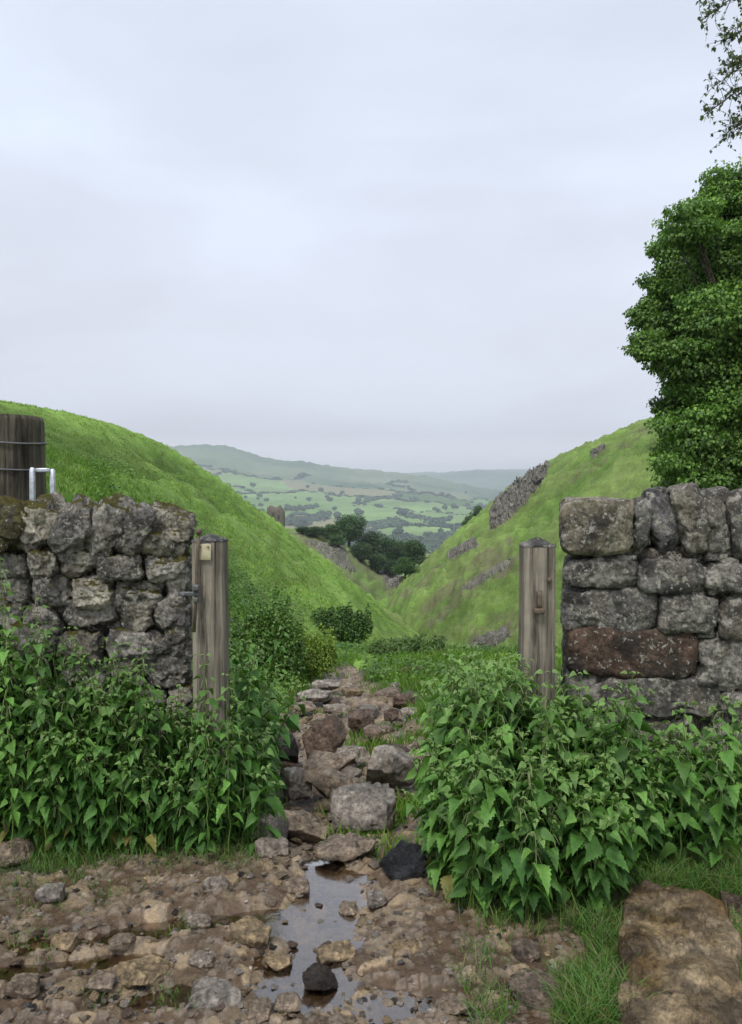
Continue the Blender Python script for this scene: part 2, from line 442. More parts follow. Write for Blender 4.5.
def terrain():
    tp = np.concatenate([np.linspace(-2.2, -.62, 40)[:-1], np.linspace(-.62, .62, 560), np.linspace(.62, 2.2, 40)[1:]])
    A = 6.0
    y1 = np.linspace(-5.9, 1.4, 16)[:-1]
    y2 = np.exp(np.linspace(np.log(1.4+A), np.log(9500+A), 760))-A
    ys = np.concatenate([y1, y2])
    T, Yg = np.meshgrid(tp, ys); X = (T*(Yg+A)).ravel(); Y = Yg.ravel()
    Z = HT(X, Y)
    inside = sstep(1.6, 2.0, Y)*sstep(11.3, 10.6, Y)*sstep(.62, .58, np.abs(X)/np.maximum(Y, 1))
    Z = Z-.22*inside
    px, py = proj(X, np.maximum(Y, .5), Z)
    n = X.size
    f = fb2(X, Y, .08, 4, 40)[:, None]; g = fb2(X, Y, .5, 4, 41)[:, None]
    C = GRASS+(GRASS2-GRASS)*np.clip(.5+f*1.6, 0, 1)
    C = C+(DULL-C)*np.clip(g*1.2-.15, 0, .6)
    tr = fbm(np.stack([X*.13, Y*.13, macro(X, Y)*.85], 1), 4, 33, .6)
    C = C*(1+.8*np.clip(tr, -.4, .4))[:, None]  # terrace shade put into the colour: relief dips darkened, rises lightened
    # right hillside: drier, with bare earth and stone on the trodden parts
    rh, w = barew(X, Y, px, py)
    C = C+(np.array([.15, .135, .085])-C)*w[:, None]*.85
    q = np.clip(.35+2.2*fb2(X, Y*.7, .16, 5, 49)+1.5*tr, 0, 1)[:, None]*rh[:, None]
    C = C+(np.array([.15, .165, .07])-C)*q*.45
    C = np.where(rh[:, None], C*np.array([1.0, .97, .97]), C)
    Z = Z+w*.5*(fb2(X, Y, 1.1, 4, 45, .65))
    sp = (Y > 165) & (Y < 420) & (X < .1*Y)
    w = sp*np.clip(.6+1.5*fb2(X, Y, .06, 4, 46), 0, 1)
    C = C+(np.array([.15, .15, .08])-C)*w[:, None]*.8
    # far fields and moor
    farm = sstep(500, 1000, Y)
    fx, fy = fieldcoords(X, Y); f1, f2, a1, a2 = voro(fx, fy, 3)
    h = hid(a1, 1)[:, None]; h2 = hid(a1, 2)[:, None]
    Cf = np.array([.18, .31, .09])*(1-h)+np.array([.30, .42, .16])*h
    Cf = .8*Cf*(1+.45*fb2(X, Y, .006, 4, 52))[:, None]; Cf = np.where(h2 > .85, np.array([.24, .23, .12]), Cf); Cf = np.where(h2 < .12, np.array([.08, .15, .04]), Cf)
    moor = np.clip((sstep(3450, 3800, Y+260*fb2(X, Y, .002, 4, 50)))+0, 0, 1)[:, None]
    mo = np.array([.13, .18, .10])+np.clip(fb2(X, Y, .003, 5, 51), -1, 1)[:, None]*np.array([.15, .13, .08])
    Cf = Cf+(mo-Cf)*moor
    C = C+(Cf-C)*farm[:, None]
    C = np.clip(C, .01, 1)
    mb = MB(); mb.add(np.stack([X, Y, Z], 1), grid_faces(len(ys), len(tp)), C)
    mb.build('ground', M['terrain'], kind='structure')
terrain()

# near ground: mud, small stones and soil -----------------------------------
def relief(X, Y, pm):
    f1, f2, a1, a2 = voro(X*12.+1.1*fb2(X, Y, 6, 3, 60), Y*13.+.8*fb2(X, Y, 7, 2, 66), 61)
    d = np.clip((f2-f1)*2.2, 0, 1); hgt = hid(a1, 5)
    dome = (hgt > .5)*(hgt-.32)*np.minimum(d*2.6, 1+.25*d)*(.018+.02*sstep(3.2, 4, Y))
    g1, g2, b1, b2 = voro(X*26, Y*26, 62); d2 = np.clip((g2-g1)*2., 0, 1); hg = hid(b1, 6)
    dome2 = (hg > .55)*hg*np.minimum(d2*2.5, 1)*.008
    n = .036*(1+1.3*sstep(3.4, 4.5, Y))*fb2(X, Y, 2.1, 6, 63, .6)+.006*fb2(X, Y, 30, 3, 64)
    return pm*(dome+dome2)+n, hgt, d, hg, d2
def puddle(X, Y):
    """how far below its surroundings the ground lies where water stands"""
    s = 0
    for (cx, cy, rx, ry, a) in PUD:
        dx, dy = X-cx, Y-cy; c, sn = math.cos(a), math.sin(a)
        s = np.maximum(s, sstep(1.25, .35, np.hypot((dx*c+dy*sn)/rx, (-dx*sn+dy*c)/ry)+.55*fb2(X, Y, 5, 4, 65)))
    return s
PUD = [(-.15, 2.85, .22, .55, 0.05), (-.20, 2.42, .22, .26, .3), (-.75, 2.72, .62, .07, .25), (-1.05, 2.50, .42, .05, .2), (.10, 3.30, .10, .18, -.4), (-.55, 2.35, .30, .07, .1), (.02, 2.30, .16, .12, .0)]
def near_ground():
    tt = np.linspace(-.63, .63, 640)
    ys = np.exp(np.linspace(np.log(1.55), np.log(12.), 640))
    T, Yg = np.meshgrid(tt, ys); X = (T*(Yg+.3)).ravel(); Y = Yg.ravel()
    pm = pathmask(X, Y); mz = HT(X, Y)
    r, hg, d, hg2, d2 = relief(X, Y, pm)
    pu = puddle(X, Y)
    edge = sstep(1.55, 1.9, Y)*sstep(12, 11, Y)*sstep(.63, .6, np.abs(T.ravel()))
    Z = mz+r*edge-.045*pu-.08*pm*sstep(3.3, 4.2, Y)-.1*(1-edge)
    mud = np.array([.125, .082, .048])+np.array([.06, .045, .03])*fb2(X, Y, 1.6, 4, 70)[:, None]
    st = np.array([.31, .23, .14])*(.45+1.0*hid((hg*1e6).astype(np.int64), 7))[:, None]
    k = ((hg > .5)*sstep(.1, .35, d))[:, None]; C = mud+(st-mud)*k*.8
    k = ((hg2 > .55)*sstep(.1, .4, d2))[:, None]; C = C+(np.array([.23, .185, .14])*(.6+.8*hg2[:, None])-C)*k*.55
    soil = np.array([.06, .075, .028])
    C = soil+(C-soil)*pm[:, None]
    grassy = sstep(.15, .45, fb2(X, Y, 2.5, 4, 71)+.5*(sstep(-.9, -1.6, X)+sstep(.5, .9, X))-.55*sstep(3.2, 2.6, Y))*sstep(2.2, 2.9, Y)
    C = C+(soil-C)*(grassy*pm*.5)[:, None]
    mb = MB(); mb.add(np.stack([X, Y, Z], 1), grid_faces(len(ys), len(tt)), np.clip(C, .01, 1))
    mb.build('path', M['path'], kind='structure')
    # water lies where the ground dips
    tt = np.linspace(-1.5, .6, 130); ys = np.linspace(1.9, 3.6, 110); T, Yg = np.meshgrid(tt, ys); X = T.ravel(); Y = Yg.ravel()
    pu = puddle(X, Y); Z = macro(X, Y)-.021
    Fq = grid_faces(len(ys), len(tt)); keep = (pu[Fq] > .02).any(1)
    mb = MB(); mb.add(np.stack([X, Y, Z], 1), Fq[keep], (.5, .5, .5)); mb.build('water', M['water'], kind='structure')
near_ground()

# ------------------------------------------------------------------ loose rocks
BR = (.38, .29, .205); GR = (.42, .365, .305); RB = (.20, .135, .095); YL = (.44, .32, .18); DK = (.075, .065, .06); PB = (.48, .40, .32)
def rock(px, py, w, h, col, label, seed, name='rock', asp=.85, tilt=0, mat='wet_stone', p=6, n=24, sink=.25, rz=None, dep=None, **kw):
    """a rock whose outline is about w x h pixels, its foot on the ground"""
    g = ground_hit(px, py+h*.38); Y = g[1]; s = Y/F
    a = w*s/2; c = max(h*s/2*(.86 if Y > 3.4 else .68), .015); b = a*asp
    V, Q = stone((a*1.08, b, c*1.15), seed, p, n, 14, .10, (.55, .88), .07)
    r = random.Random(seed)
    V = V@rotm(r.uniform(-.12, .12), tilt, r.uniform(-.4, .4) if rz is None else rz).T
    ctr = np.array([g[0], Y+b*.5, g[2]+c*(1-sink)-.021*float(puddle(g[:1], g[1:2]+b*.5)[0])])
    C = np.array(col)*(1+.1*fbm(V*12+seed, 2, 3)[:, None])
    mb = MB(); V[:, 2] += .06*c*np.sign(fbm(V*30/max(a, .05)*.1+seed, 2, 9)); mb.add(V+ctr, Q, C)
    lo = (ctr[0], ctr[1], ctr[2]-c)
    o = mb.build(name, M[mat], origin=lo, label=label, category='rock', **kw); return o
ROCKS = [
 (366, 811, 66, 50, GR, 'largest pale grey boulder in the middle of the path, peaked top', 1, dict(p=4, asp=.8)),
 (390, 768, 56, 40, GR, 'second largest grey boulder, on the right of the path above the peaked one', 2, dict(p=3.5, tilt=-.15)),
 (326, 738, 44, 46, RB, 'tall dark brown boulder on the left of the path', 3, dict(p=3.6, tilt=.25)),
 (330, 785, 60, 26, BR, 'long tilted brown slab below the tall dark boulder', 4, dict(tilt=.35, p=5)),
 (330, 764, 46, 12, BR, 'thin flat stone above the long tilted slab', 5, dict(p=5)),
 (294, 783, 30, 30, GR, 'grey block against the left nettles beside the tilted slab', 6, {}),
 (300, 829, 46, 26, BR, 'brown ridged rock sloping into the wet path', 7, dict(tilt=.4, p=5)),
 (268, 829, 42, 30, GR, 'pale broken rock at the right foot of the left nettles', 8, {}),
 (268, 851, 36, 20, PB, 'pale block directly below the broken rock by the left nettles', 9, {}),
 (346, 849, 60, 24, BR, 'craggy brown rock in front of the largest boulder', 10, dict(p=3)),
 (287, 748, 20, 34, DK, 'dark upright stone half hidden under the left leaves', 11, dict(mat='dark_wet')),
 (284, 724, 24, 22, BR, 'brown stone under the leaves above the dark upright one', 12, {}),
 (361, 721, 24, 20, RB, 'dark reddish block on the grass edge of the path', 13, dict(p=6)),
 (372, 733, 24, 13, BR, 'low brown stone just below the dark reddish block', 14, {}),
 (327, 685, 26, 11, GR, 'flat grey stone at the top end of the path', 15, {}),
 (314, 697, 30, 10, GR, 'thin pale slab on the left near the top of the path', 16, {}),
 (334, 709, 20, 11, PB, 'pale pebbly stone in the middle of the upper path', 17, {}),
 (306, 708, 26, 10, BR, 'brown flat stone left of the pale one on the upper path', 18, {}),
 (352, 757, 32, 14, PB, 'pale flat stone left of the second largest boulder', 19, {}),
 (404, 700, 20, 16, RB, 'reddish brown stone in grass right of the upper path', 20, {}),
 (392, 714, 15, 12, RB, 'small square reddish block in grass below the reddish stone', 21, dict(p=7)),
 (410, 672, 18, 12, RB, 'highest reddish stone in the grass right of the path', 22, {}),
 (394, 687, 12, 8, GR, 'small grey stone between the reddish stones in the grass', 23, {}),
 (410, 712, 18, 7, PB, 'flat pale stone in the grass right of the square reddish block', 24, {}),
 (404, 862, 44, 42, (.06, .062, .07), 'black glossy wet slab leaning at the left edge of the right nettles', 25, dict(mat='dark_wet', tilt=-.45, p=6)),
 (424, 893, 14, 13, GR, 'small grey stone below the black wet slab', 26, {}),
 (318, 976, 38, 26, (.12, .085, .06), 'dark brown stone standing in the puddle', 27, dict(p=3, mat='dark_wet')),
 (335, 951, 34, 8, YL, 'thin yellowish stone lying above the dark puddle stone', 28, dict(p=6)),
 (279, 958, 28, 14, YL, 'yellow brown stone on the left rim of the puddle', 29, {}),
 (250, 933, 42, 26, YL, 'broad yellowish slab on the left of the stream', 30, dict(p=5, sink=.5)),
 (295, 884, 26, 16, BR, 'brown stone between the stream and the path rocks', 31, {}),
 (214, 885, 26, 20, PB, 'pale angular stone at the foot of the left bank', 32, {}),
 (198, 915, 22, 15, PB, 'pale wedge shaped stone below the angular one', 33, {}),
 (48, 894, 24, 22, GR, 'grey stone in the mud at far left below the nettles', 34, {}),
 (8, 852, 38, 26, BR, 'brown rock at the left edge beside the nettles', 35, {}),
 (140, 975, 56, 24, YL, 'flat golden brown slab near the bottom left of the path', 36, dict(sink=.6, p=5)),
 (212, 992, 56, 26, GR, 'broad flat grey brown slab at the bottom of the path', 37, dict(sink=.6, p=5)),
 (100, 985, 30, 20, BR, 'brown stone left of the flat golden slab', 38, {}),
 (18, 990, 34, 22, BR, 'brown stone at the bottom left corner', 39, {}),
 (258, 1014, 30, 16, BR, 'brown stone at the bottom edge below the broad flat slab', 40, {}),
 (200, 961, 22, 12, PB, 'pale stone just above the broad flat slab', 41, {}),
 (528, 950, 28, 24, (.26, .2, .15), 'brown stone in the grass below the right nettles', 42, dict(p=4)),
 (535, 990, 52, 34, (.27, .2, .15), 'flat reddish brown slab in the grass at the bottom', 43, dict(sink=.6, p=5)),
 (460, 940, 20, 14, BR, 'brown stone left of the grass below the right nettles', 44, {}),
 (482, 956, 18, 14, BR, 'brown stone at the grass edge right of another brown one', 45, {}),
 (405, 952, 26, 7, YL, 'thin yellowish stone lying in the right half of the mud', 46, {}),
 (455, 1008, 30, 18, BR, 'brown stone at the bottom, right of the puddle', 47, {}),
 (568, 1016, 24, 16, (.25, .18, .13), 'reddish stone in the grass at the bottom edge', 48, {}),
 (738, 904, 26, 26, RB, 'reddish stone at the right edge beside the big step', 49, {}),
 (376, 897, 22, 18, GR, 'grey stone on the right rim of the stream', 50, {}),
 (350, 905, 20, 12, BR, 'brown stone in the stream left of the grey rim stone', 51, {}),
 (286, 1000, 30, 14, BR, 'brown stone below the dark puddle stone', 54, {}),
 (63, 945, 28, 16, YL, 'yellowish stone in the middle of the left mud', 55, {}),
 (120, 945, 26, 14, BR, 'brown stone right of the yellowish one in the left mud', 56, {}),
]
for (px, py, w, h, c, lab, sd, kw) in ROCKS:
    rock(px, py, w, h, c, lab, sd*13+5, **kw)

# the stone step at lower right
def step():
    A = P3(618, 896, 2.9); g = 0
    V, Q = stone((.185, .44, .15), 991, 8, 60, 9, .09, (.80, 1.), .05)
    V = V@rotm(0, .03, -.33).T
    # worn hollows and bedding lips on the top
    V[:, 2] += (.035*fbm(V*np.array([9, 6, 3]), 5, 8, .6)+.008*np.sign(fbm(V*np.array([8, 14, 3]), 3, 18)))*(V[:, 2] > 0)
    ctr = np.array([.975, 2.42, -.06])
    C = np.array([.33, .235, .125])+.30*fbm(V*7, 4, 9)[:, None]*np.array([1, .9, .7])
    mb = MB(); mb.add(V+ctr, Q, np.clip(C, .03, 1))
    mb.build('stone_step', M['wet_stone'], origin=(.975, 2.42, -.2), label='long wet golden brown stone block lying in the grass at the lower right', category='stone block')
step()

# medium stones: copies of ten shapes
protos = []
for k in range(12):
    r = random.Random(k)
    V, Q = stone((1, r.uniform(.6, .95), r.uniform(.18, .36)), 300+k, r.uniform(6, 9), 14, 14, .12, (.5, .88), .06)
    c = np.array([BR, GR, PB, YL, RB, BR][k % 6])
    mb = MB(); mb.add(V, Q, c*(1+.15*fbm(V*3+k, 2, 2)[:, None])); o = mb.build('stone', M['wet_stone']); protos.append(o)
used = [False]*12
cnt = 0; tries = 0
occ = []
while cnt < 298 and tries < 9000:
    tries += 1
    py = random.uniform(690, 1024) if random.random() < .45 else random.uniform(860, 1030)
    px = random.uniform(-5, 610); up = random.random() < .32
    if up: px, py = random.uniform(272, 428), random.uniform(690, 858)
    g = ground_hit(px, py, 12)
    pm = pathmask(g[:1], g[1:2])[0]
    if random.random() > pm-.1: continue
    if px > 480 and random.random() > .15: continue
    if px < 250 and py < 900 and random.random() > .3: continue
    w = random.choice([5, 6, 7, 8, 9, 10, 12, 15])*.5*g[1]/F*random.uniform(.8, 1.3)*(1 if py > 850 else (1.7 if up else .9))
    if any((g[0]-q[0])**2+(g[1]-q[1])**2 < (w+q[2])**2*.8 for q in occ): continue
    occ.append((g[0], g[1], w)); cnt += 1
    k = random.randrange(12)
    loc = (g[0], g[1]+w*.4, g[2]+w*.1-(.05 if g[1] > 3.5 else 0)-.024*puddle(g[:1], g[1:2])[0])
    if g[1] > 3.6: gp, lb = 'stones up the path beyond the gateway', 'small loose stone among the boulders of the path beyond the gateposts'
    elif g[0] < -.35: gp, lb = 'stones in the left mud', 'small wet stone set in the mud left of the stream, in front of the wall'
    elif g[0] < .15: gp, lb = 'stones in the stream bed', 'small wet stone in or beside the shallow stream water'
    else: gp, lb = 'stones in the right mud', 'small stone in the mud right of the stream, before the right nettles'
    if not used[k]: o = protos[k]; used[k] = True
    else: o = protos[k].copy(); COL.objects.link(o)
    o.location = loc; o.scale = (w, w, w); o.rotation_euler = (random.uniform(-.3, .3), random.uniform(-.3, .3), random.uniform(0, 6.28))
    o['label'] = lb; o['category'] = 'stone'; o['group'] = gp
for k in range(12):
    if not used[k]: bpy.data.objects.remove(protos[k])
# gravel: uncountable chips
def gravel():
    mb = MB(); N = 5200
    D, Q = cubesphere(2)
    Y = np.exp(rng.uniform(np.log(2.1), np.log(10), N)); X = rng.uniform(-.6, .6, N)*Y
    pm = pathmask(X, Y); k = rng.random(N) < pm*np.where(X > .25*Y, .5, 1); X, Y = X[k], Y[k]; n = len(X)
    r, *_ = relief(X, Y, pm[k]); Z = HT(X, Y)+r-.045*puddle(X, Y)-.08*pm[k]*sstep(3.3, 4.2, Y)
    s = rng.uniform(.004, .012, n)*(1+.12*Y)
    S = np.stack([s, s*rng.uniform(.6, 1, n), s*rng.uniform(.3, .7, n)], 1)
    a = rng.uniform(0, 6.28, n)
    J = D[None]*(1+.35*rng.normal(size=(n, len(D), 1)).clip(-1, 1))*S[:, None]
    x = J[..., 0]*np.cos(a)[:, None]-J[..., 1]*np.sin(a)[:, None]; y = J[..., 0]*np.sin(a)[:, None]+J[..., 1]*np.cos(a)[:, None]
    V = np.stack([x+X[:, None], y+Y[:, None], J[..., 2]+Z[:, None]+.002], 2)
    pal = np.array([BR, GR, PB, YL, DK, RB]); C = pal[rng.choice(6, n, p=[.3, .2, .22, .12, .1, .06])]*rng.uniform(.6, 1.15, (n, 1))
    Fq = (Q[None]+np.arange(n)[:, None, None]*len(D)).reshape(-1, 4)
    mb.add(V.reshape(-1, 3), Fq, np.repeat(C, len(D), 0)); mb.build('gravel', M['wet_stone'], smooth=False, kind='stuff', label='wet brown grit and chips over the path', category='gravel')
gravel()

# ------------------------------------------------------------------ walls
def put_stone(mb, x0, x1, y0, y1, Yf, depth, seed, col, p=5.5, n=20, rot=0, rough=.10, fine=.06, grow=1.02, jut=0., lean=0):
    """stone whose front face covers pixels x0..x1, y0..y1 at front distance Yf"""
    A = P3(x0, y0, Yf); B = P3(x1, y1, Yf)
    c = (A+B)/2; a = abs(B[0]-A[0])/2*grow; h = abs(A[2]-B[2])/2*grow
    V, Q = stone((a, depth/2, h), seed, p, n, 9, rough, (.80, 1.0), fine)
    V = V@rotm(lean, rot, 0).T
    V[:, 0] += (V[:, 1]+depth/2)*(.27 if c[0] > 0 else -.24)
    c = np.array([c[0], Yf+depth/2-jut, c[2]])
    C = np.array(col)*(1+.18*fbm(V*9+seed, 3, 4)[:, None])
    mb.add(V+c, Q, C); return c
LG = (.40, .375, .32); LG2 = (.26, .245, .22); LG3 = (.44, .395, .31); TAN = (.42, .37, .26); RED = (.17, .11, .08)
def core(parent, x0, x1, Y0, Y1, z0, z1, col, taper=.06, mat='limestone'):
    mb = MB(); D, Q = cubesphere(24); V = D/(np.abs(D)**14).sum(1, keepdims=True)**(1/14)
    V = V*np.array([(x1-x0)/2, (Y1-Y0)/2, (z1-z0)/2])+np.array([(x0+x1)/2, (Y0+Y1)/2, (z0+z1)/2])
    V += .02*np.stack([fbm(V*14, 3, 1), fbm(V*14, 3, 2), fbm(V*14, 3, 3)], 1)
    mb.add(V, Q, col); return mb.build('wall_core', M[mat], parent)

# right wall
YR = 3.62
rw = empty('dry_stone_wall', (1.7, 3.9, -.05), label='right wall of squared grey limestone blocks with upright coping stones and one reddish block', category='wall')
R_ST = [
 (566, 638, 560, 590, LG), (638, 706, 561, 593, LG2), (706, 768, 564, 593, LG), (768, 830, 562, 594, LG3), (830, 900, 562, 594, LG2),
 (563, 658, 589, 632, LG2), (659, 718, 594, 634, LG), (719, 790, 596, 640, LG3), (790, 860, 594, 636, LG), (860, 930, 594, 636, LG2),
 (698, 770, 640, 692, LG), (770, 850, 638, 690, LG2), (850, 930, 638, 690, LG),
 (568, 600, 676, 712, LG2), (588, 718, 680, 716, LG), (720, 790, 692, 726, LG2), (790, 880, 690, 726, LG3),
 (572, 640, 714, 748, LG2), (640, 700, 716, 750, LG3), (700, 775, 724, 760, LG), (775, 860, 726, 765, LG2),
 (570, 660, 748, 790, LG), (660, 740, 750, 792, LG2), (740, 830, 760, 800, LG), (830, 900, 760, 800, LG2),
 (572, 640, 790, 838, LG2), (640, 730, 792, 840, LG), (730, 800, 800, 850, LG3), (800, 880, 800, 850, LG2), (568, 680, 838, 885, LG), (680, 800, 840, 885, LG2), (800, 890, 845, 890, LG),
]
for (y0, y1) in ((562, 594), (595, 636), (637, 691), (690, 727), (727, 762), (762, 800), (800, 848), (847, 890)):
    x = 905. if y0 < 700 else 885.
    while x < 1330: w_ = random.uniform(45, 90); R_ST.append((x, x+w_, y0, y1, random.choice([LG, LG2, LG3]))); x += w_
mb = MB()
for i, (x0, x1, y0, y1, c) in enumerate(R_ST):
    put_stone(mb, x0, x1, y0, y1, YR, .26, 500+i, np.array(c)*random.uniform(.75, 1.2), jut=random.uniform(-.02, .03), rot=random.uniform(-.03, .03), n=28, rough=.13, fine=.06, p=6)
    put_stone(mb, x0, x1, y0, y1, YR+.42, .24, 560+i, c, n=8)
# pinning stones between the courses
for i in range(60):
    x = random.uniform(575, 800); y = random.choice([559, 592, 634, 680, 716, 750])+random.uniform(-3, 4)
    w = random.uniform(4, 12); put_stone(mb, x-w, x+w, y-3, y+4, YR+.03, .12, 700+i, LG, n=6)
mb.build('masonry', M['limestone'], rw)
mb = MB(); put_stone(mb, 567, 698, 631, 679, YR-.01, .30, 811, RED, n=30, rot=.05, p=7, rough=.06, fine=.05)
o = mb.build('stone_block', M['red'], rw); o['label'] = 'long reddish brown block'
mb = MB(); put_stone(mb, 560, 636, 496, 557, YR-.02, .42, 822, TAN, n=34, p=6, rough=.08, fine=.06, rot=-.02, grow=1.0)
o = mb.build('corner_block', M['limestone'], rw); o['label'] = 'big squared tan block on the wall end'
for i, (x0, x1, y0, y1, rot, c) in enumerate([(634, 651, 499, 552, .06, LG2), (651, 679, 487, 556, -.27, (.25, .235, .24)), (675, 709, 484, 558, -.24, LG3), (705, 738, 487, 558, -.16, LG), (730, 762, 490, 560, -.22, LG2), (756, 790, 488, 560, -.15, LG3), (786, 820, 492, 560, -.2, LG), (816, 850, 490, 560, -.2, LG2), (848, 885, 490, 560, -.15, LG)]+[(885+36*j, 921+36*j, 490, 560, -.18, [LG, LG2, LG3][j % 3]) for j in range(12)]):
    mb = MB(); put_stone(mb, x0, x1, y0, y1, YR+.05*(i % 2), .34, 840+i, c, n=30, p=6, rot=rot, rough=.15, fine=.08, grow=.97); mb.build('coping_stone', M['limestone'], rw)
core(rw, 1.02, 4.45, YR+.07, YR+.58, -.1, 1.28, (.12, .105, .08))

# left wall
YL_ = 3.60
lw = empty('dry_stone_wall', (-1.9, 3.9, 0.), label='left wall of rough lichened rubble with slanting mossy top stones', category='wall')
mb = MB(); k = 0
rows = [(556, 580), (578, 606), (604, 632), (630, 660), (658, 690), (688, 722), (720, 756), (754, 792), (790, 830), (828, 870)]
for r, (y0, y1) in enumerate(rows):
    x = 191.
    while x > -190:
        w = random.uniform(22, 66)*(1 if r > 1 else .9); xa = x-w
        jj = random.uniform(-5, 5) if x < 188 else 0
        put_stone(mb, xa, x, y0+jj-2, y1+jj+2, YL_+random.uniform(0, .05), .28, 900+k, np.array(random.choice([LG, LG2, LG, LG3]))*random.uniform(.95, 1.5), rough=.26, fine=.09, rot=random.uniform(-.12, .12), n=28, grow=.95, p=5.5)
        k += 1; x = xa
# end face stones going back, and rear face
for r, (y0, y1) in enumerate(rows):
    put_stone(mb, 120, 190, y0, y1, YL_+.28, .36, 1100+r, LG2, n=10)
mb.build('masonry', M['left_stone'], lw)
# rough slanting top stones
for i, (x0, x1, y0, y1, rot, c, mt) in enumerate([
    (-30, 24, 497, 560, .2, (.1, .09, .04), 'mossy'), (12, 62, 497, 560, .55, LG3, 'left_stone'), (48, 92, 497, 566, .42, LG2, 'left_stone'), (84, 128, 496, 570, .36, LG, 'left_stone'),
    (118, 150, 505, 562, .3, LG2, 'left_stone'), (136, 192, 505, 560, .12, LG3, 'left_stone'), (-80, -28, 500, 565, .3, LG, 'left_stone'), (-130, -78, 500, 565, .3, LG2, 'left_stone'), (-180, -128, 500, 565, .3, LG, 'left_stone')]):
    mb = MB(); put_stone(mb, x0, x1, y0, y1, YL_-.02+.03*(i % 2), .42, 1200+i, np.array(c)*1.3, n=36, p=4.5, rot=rot*1.5, rough=.24, fine=.11, grow=.90, lean=random.uniform(-.12, .05))
    o = mb.build('coping_stone', M[mt], lw)
    if mt == 'mossy': o['label'] = 'top stone covered in yellow green moss'
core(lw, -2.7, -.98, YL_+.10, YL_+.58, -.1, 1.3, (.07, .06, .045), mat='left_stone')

# ------------------------------------------------------------------ gateposts
def post(name, label, cx, cy, w, z0, z1, seed, peak, lean=(0, 0)):
    root = empty(name, (cx, cy, z0), label=label, category='gatepost')
    mb = MB(); nz = 90; npf = 16
    # square outline with worn corners, subdivided
    per = []
    for s in range(4):
        for k in range(npf):
            a = -1+2*k/npf
            per.append([(a, -1), (1, a), (-a, 1), (-1, -a)][s])
    per = np.array(per, float); m = len(per)
    rr = (np.abs(per)**9).sum(1)**(1/9); per = per/rr[:, None]
    zs = np.linspace(z0, z1, nz); V = []
    for z in zs:
        tw = w/2*(1+.03*(z1-z)/(z1-z0))
        q = per*tw
        n3 = np.stack([q[:, 0]*60, q[:, 1]*60, np.full(m, z*1.2)], 1)
        g = fbm(n3, 3, seed); cr = np.clip(np.abs(fbm(np.stack([q[:, 0]*38, q[:, 1]*38, np.full(m, z*.6)], 1), 2, seed+4)), 0, .12)
        q = q*(1+.03*g[:, None]-.07*(1-cr[:, None]/.12)*.6)
        V.append(np.stack([q[:, 0]+cx+lean[0]*(z-z0), q[:, 1]+cy+lean[1]*(z-z0), np.full(m, z)], 1))
    V = np.concatenate(V); i = np.arange(nz-1)[:, None]*m; j = np.arange(m)[None]; k = (j+1) % m
    Q = np.stack([(i+j).ravel(), (i+k).ravel(), (i+m+k).ravel(), (i+m+j).ravel()], 1)
    mb.add(V, Q, (.5, .5, .5)); sh = mb.build('shaft', M['wood'], root)
    top = V[-m:]; mb = MB(); c = top.mean(0)
    rings = []
    for f, dz in ((1.02, -.006), (1.03, .002), (.75, .3), (.45, .58), (.12, .95)):
        rr = c+(top-c)*f; rr[:, 2] = z1+(dz if f > .9 else dz*peak); rr[:, 2] += .002*fbm(rr*60, 2, 3); rings.append(rr)
    rings.append(np.array([[c[0], c[1], z1+peak]])); VV = np.concatenate(rings)
    Q = []; T = []
    for a in range(4):
        for j in range(m): Q.append((a*m+j, a*m+(j+1) % m, (a+1)*m+(j+1) % m, (a+1)*m+j))
    for j in range(m): T.append((4*m+j, 4*m+(j+1) % m, 5*m))
    mb.add(VV, [np.array(Q), np.array(T)], (.42, .40, .39)); mb.build('weathered_top', M['endgrain'], root)
    return root
YP = 3.42
def box(mb, c, s, R=None, bev=.15, col=(.5, .5, .5)):
    D, Q = cubesphere(4); V = D/(np.abs(D)**12).sum(1, keepdims=True)**(1/12)*np.array(s)/2
    if R is not None: V = V@R.T
    mb.add(V+np.array(c), Q, col)
lp = P3(207.5, 541, YP); rp = P3(540.5, 546, YP)
wpx = 32.5*YP/F
LPc = YP+wpx/2
lpost = post('gatepost', 'left square wooden gatepost with rusty hinge rod and small cream tag', lp[0], LPc, wpx, -.12, lp[2], 11, .028, (-.002, 0))
rpost = post('gatepost', 'right square wooden gatepost with a pyramid top and a small iron catch', rp[0], LPc, wpx, -.12, rp[2], 23, .036)
fy = YP-.008
# left post ironwork
mb = MB(); tube(mb, [P3(199, 531, fy-.02), P3(197, 560, fy-.02), P3(196, 600, fy-.02), P3(194, 632, fy-.02)], .0075, 8); tube(mb, [P3(199, 529, fy-.02), P3(199, 534, fy-.02)], .013, 8)
mb.build('hinge_rod', M['rust'], lpost)
mb = MB(); box(mb, P3(204.5, 552, fy-.006), (.058, .004, .072)); tg = mb.build('tag', M['tag'], lpost)
mb = MB()
for (a, b) in ((200.5, 547), (208, 547)): box(mb, P3(a, b, fy-.012), (.006, .006, .006))
mb.build('tag_nails', M['rust'], lpost)
mb = MB(); A = P3(178, 595, fy-.03); B = P3(200, 593, fy-.03)
box(mb, (A+B)/2, (abs(B[0]-A[0]), .012, .020)); box(mb, P3(196, 588, fy-.035), (.028, .02, .03)); box(mb, P3(196, 600, fy-.035), (.022, .02, .022)); tube(mb, [P3(183, 595, fy-.05), P3(183, 595, fy-.02)], .01, 8)
mb.build('gate_latch', M['iron'], lpost)
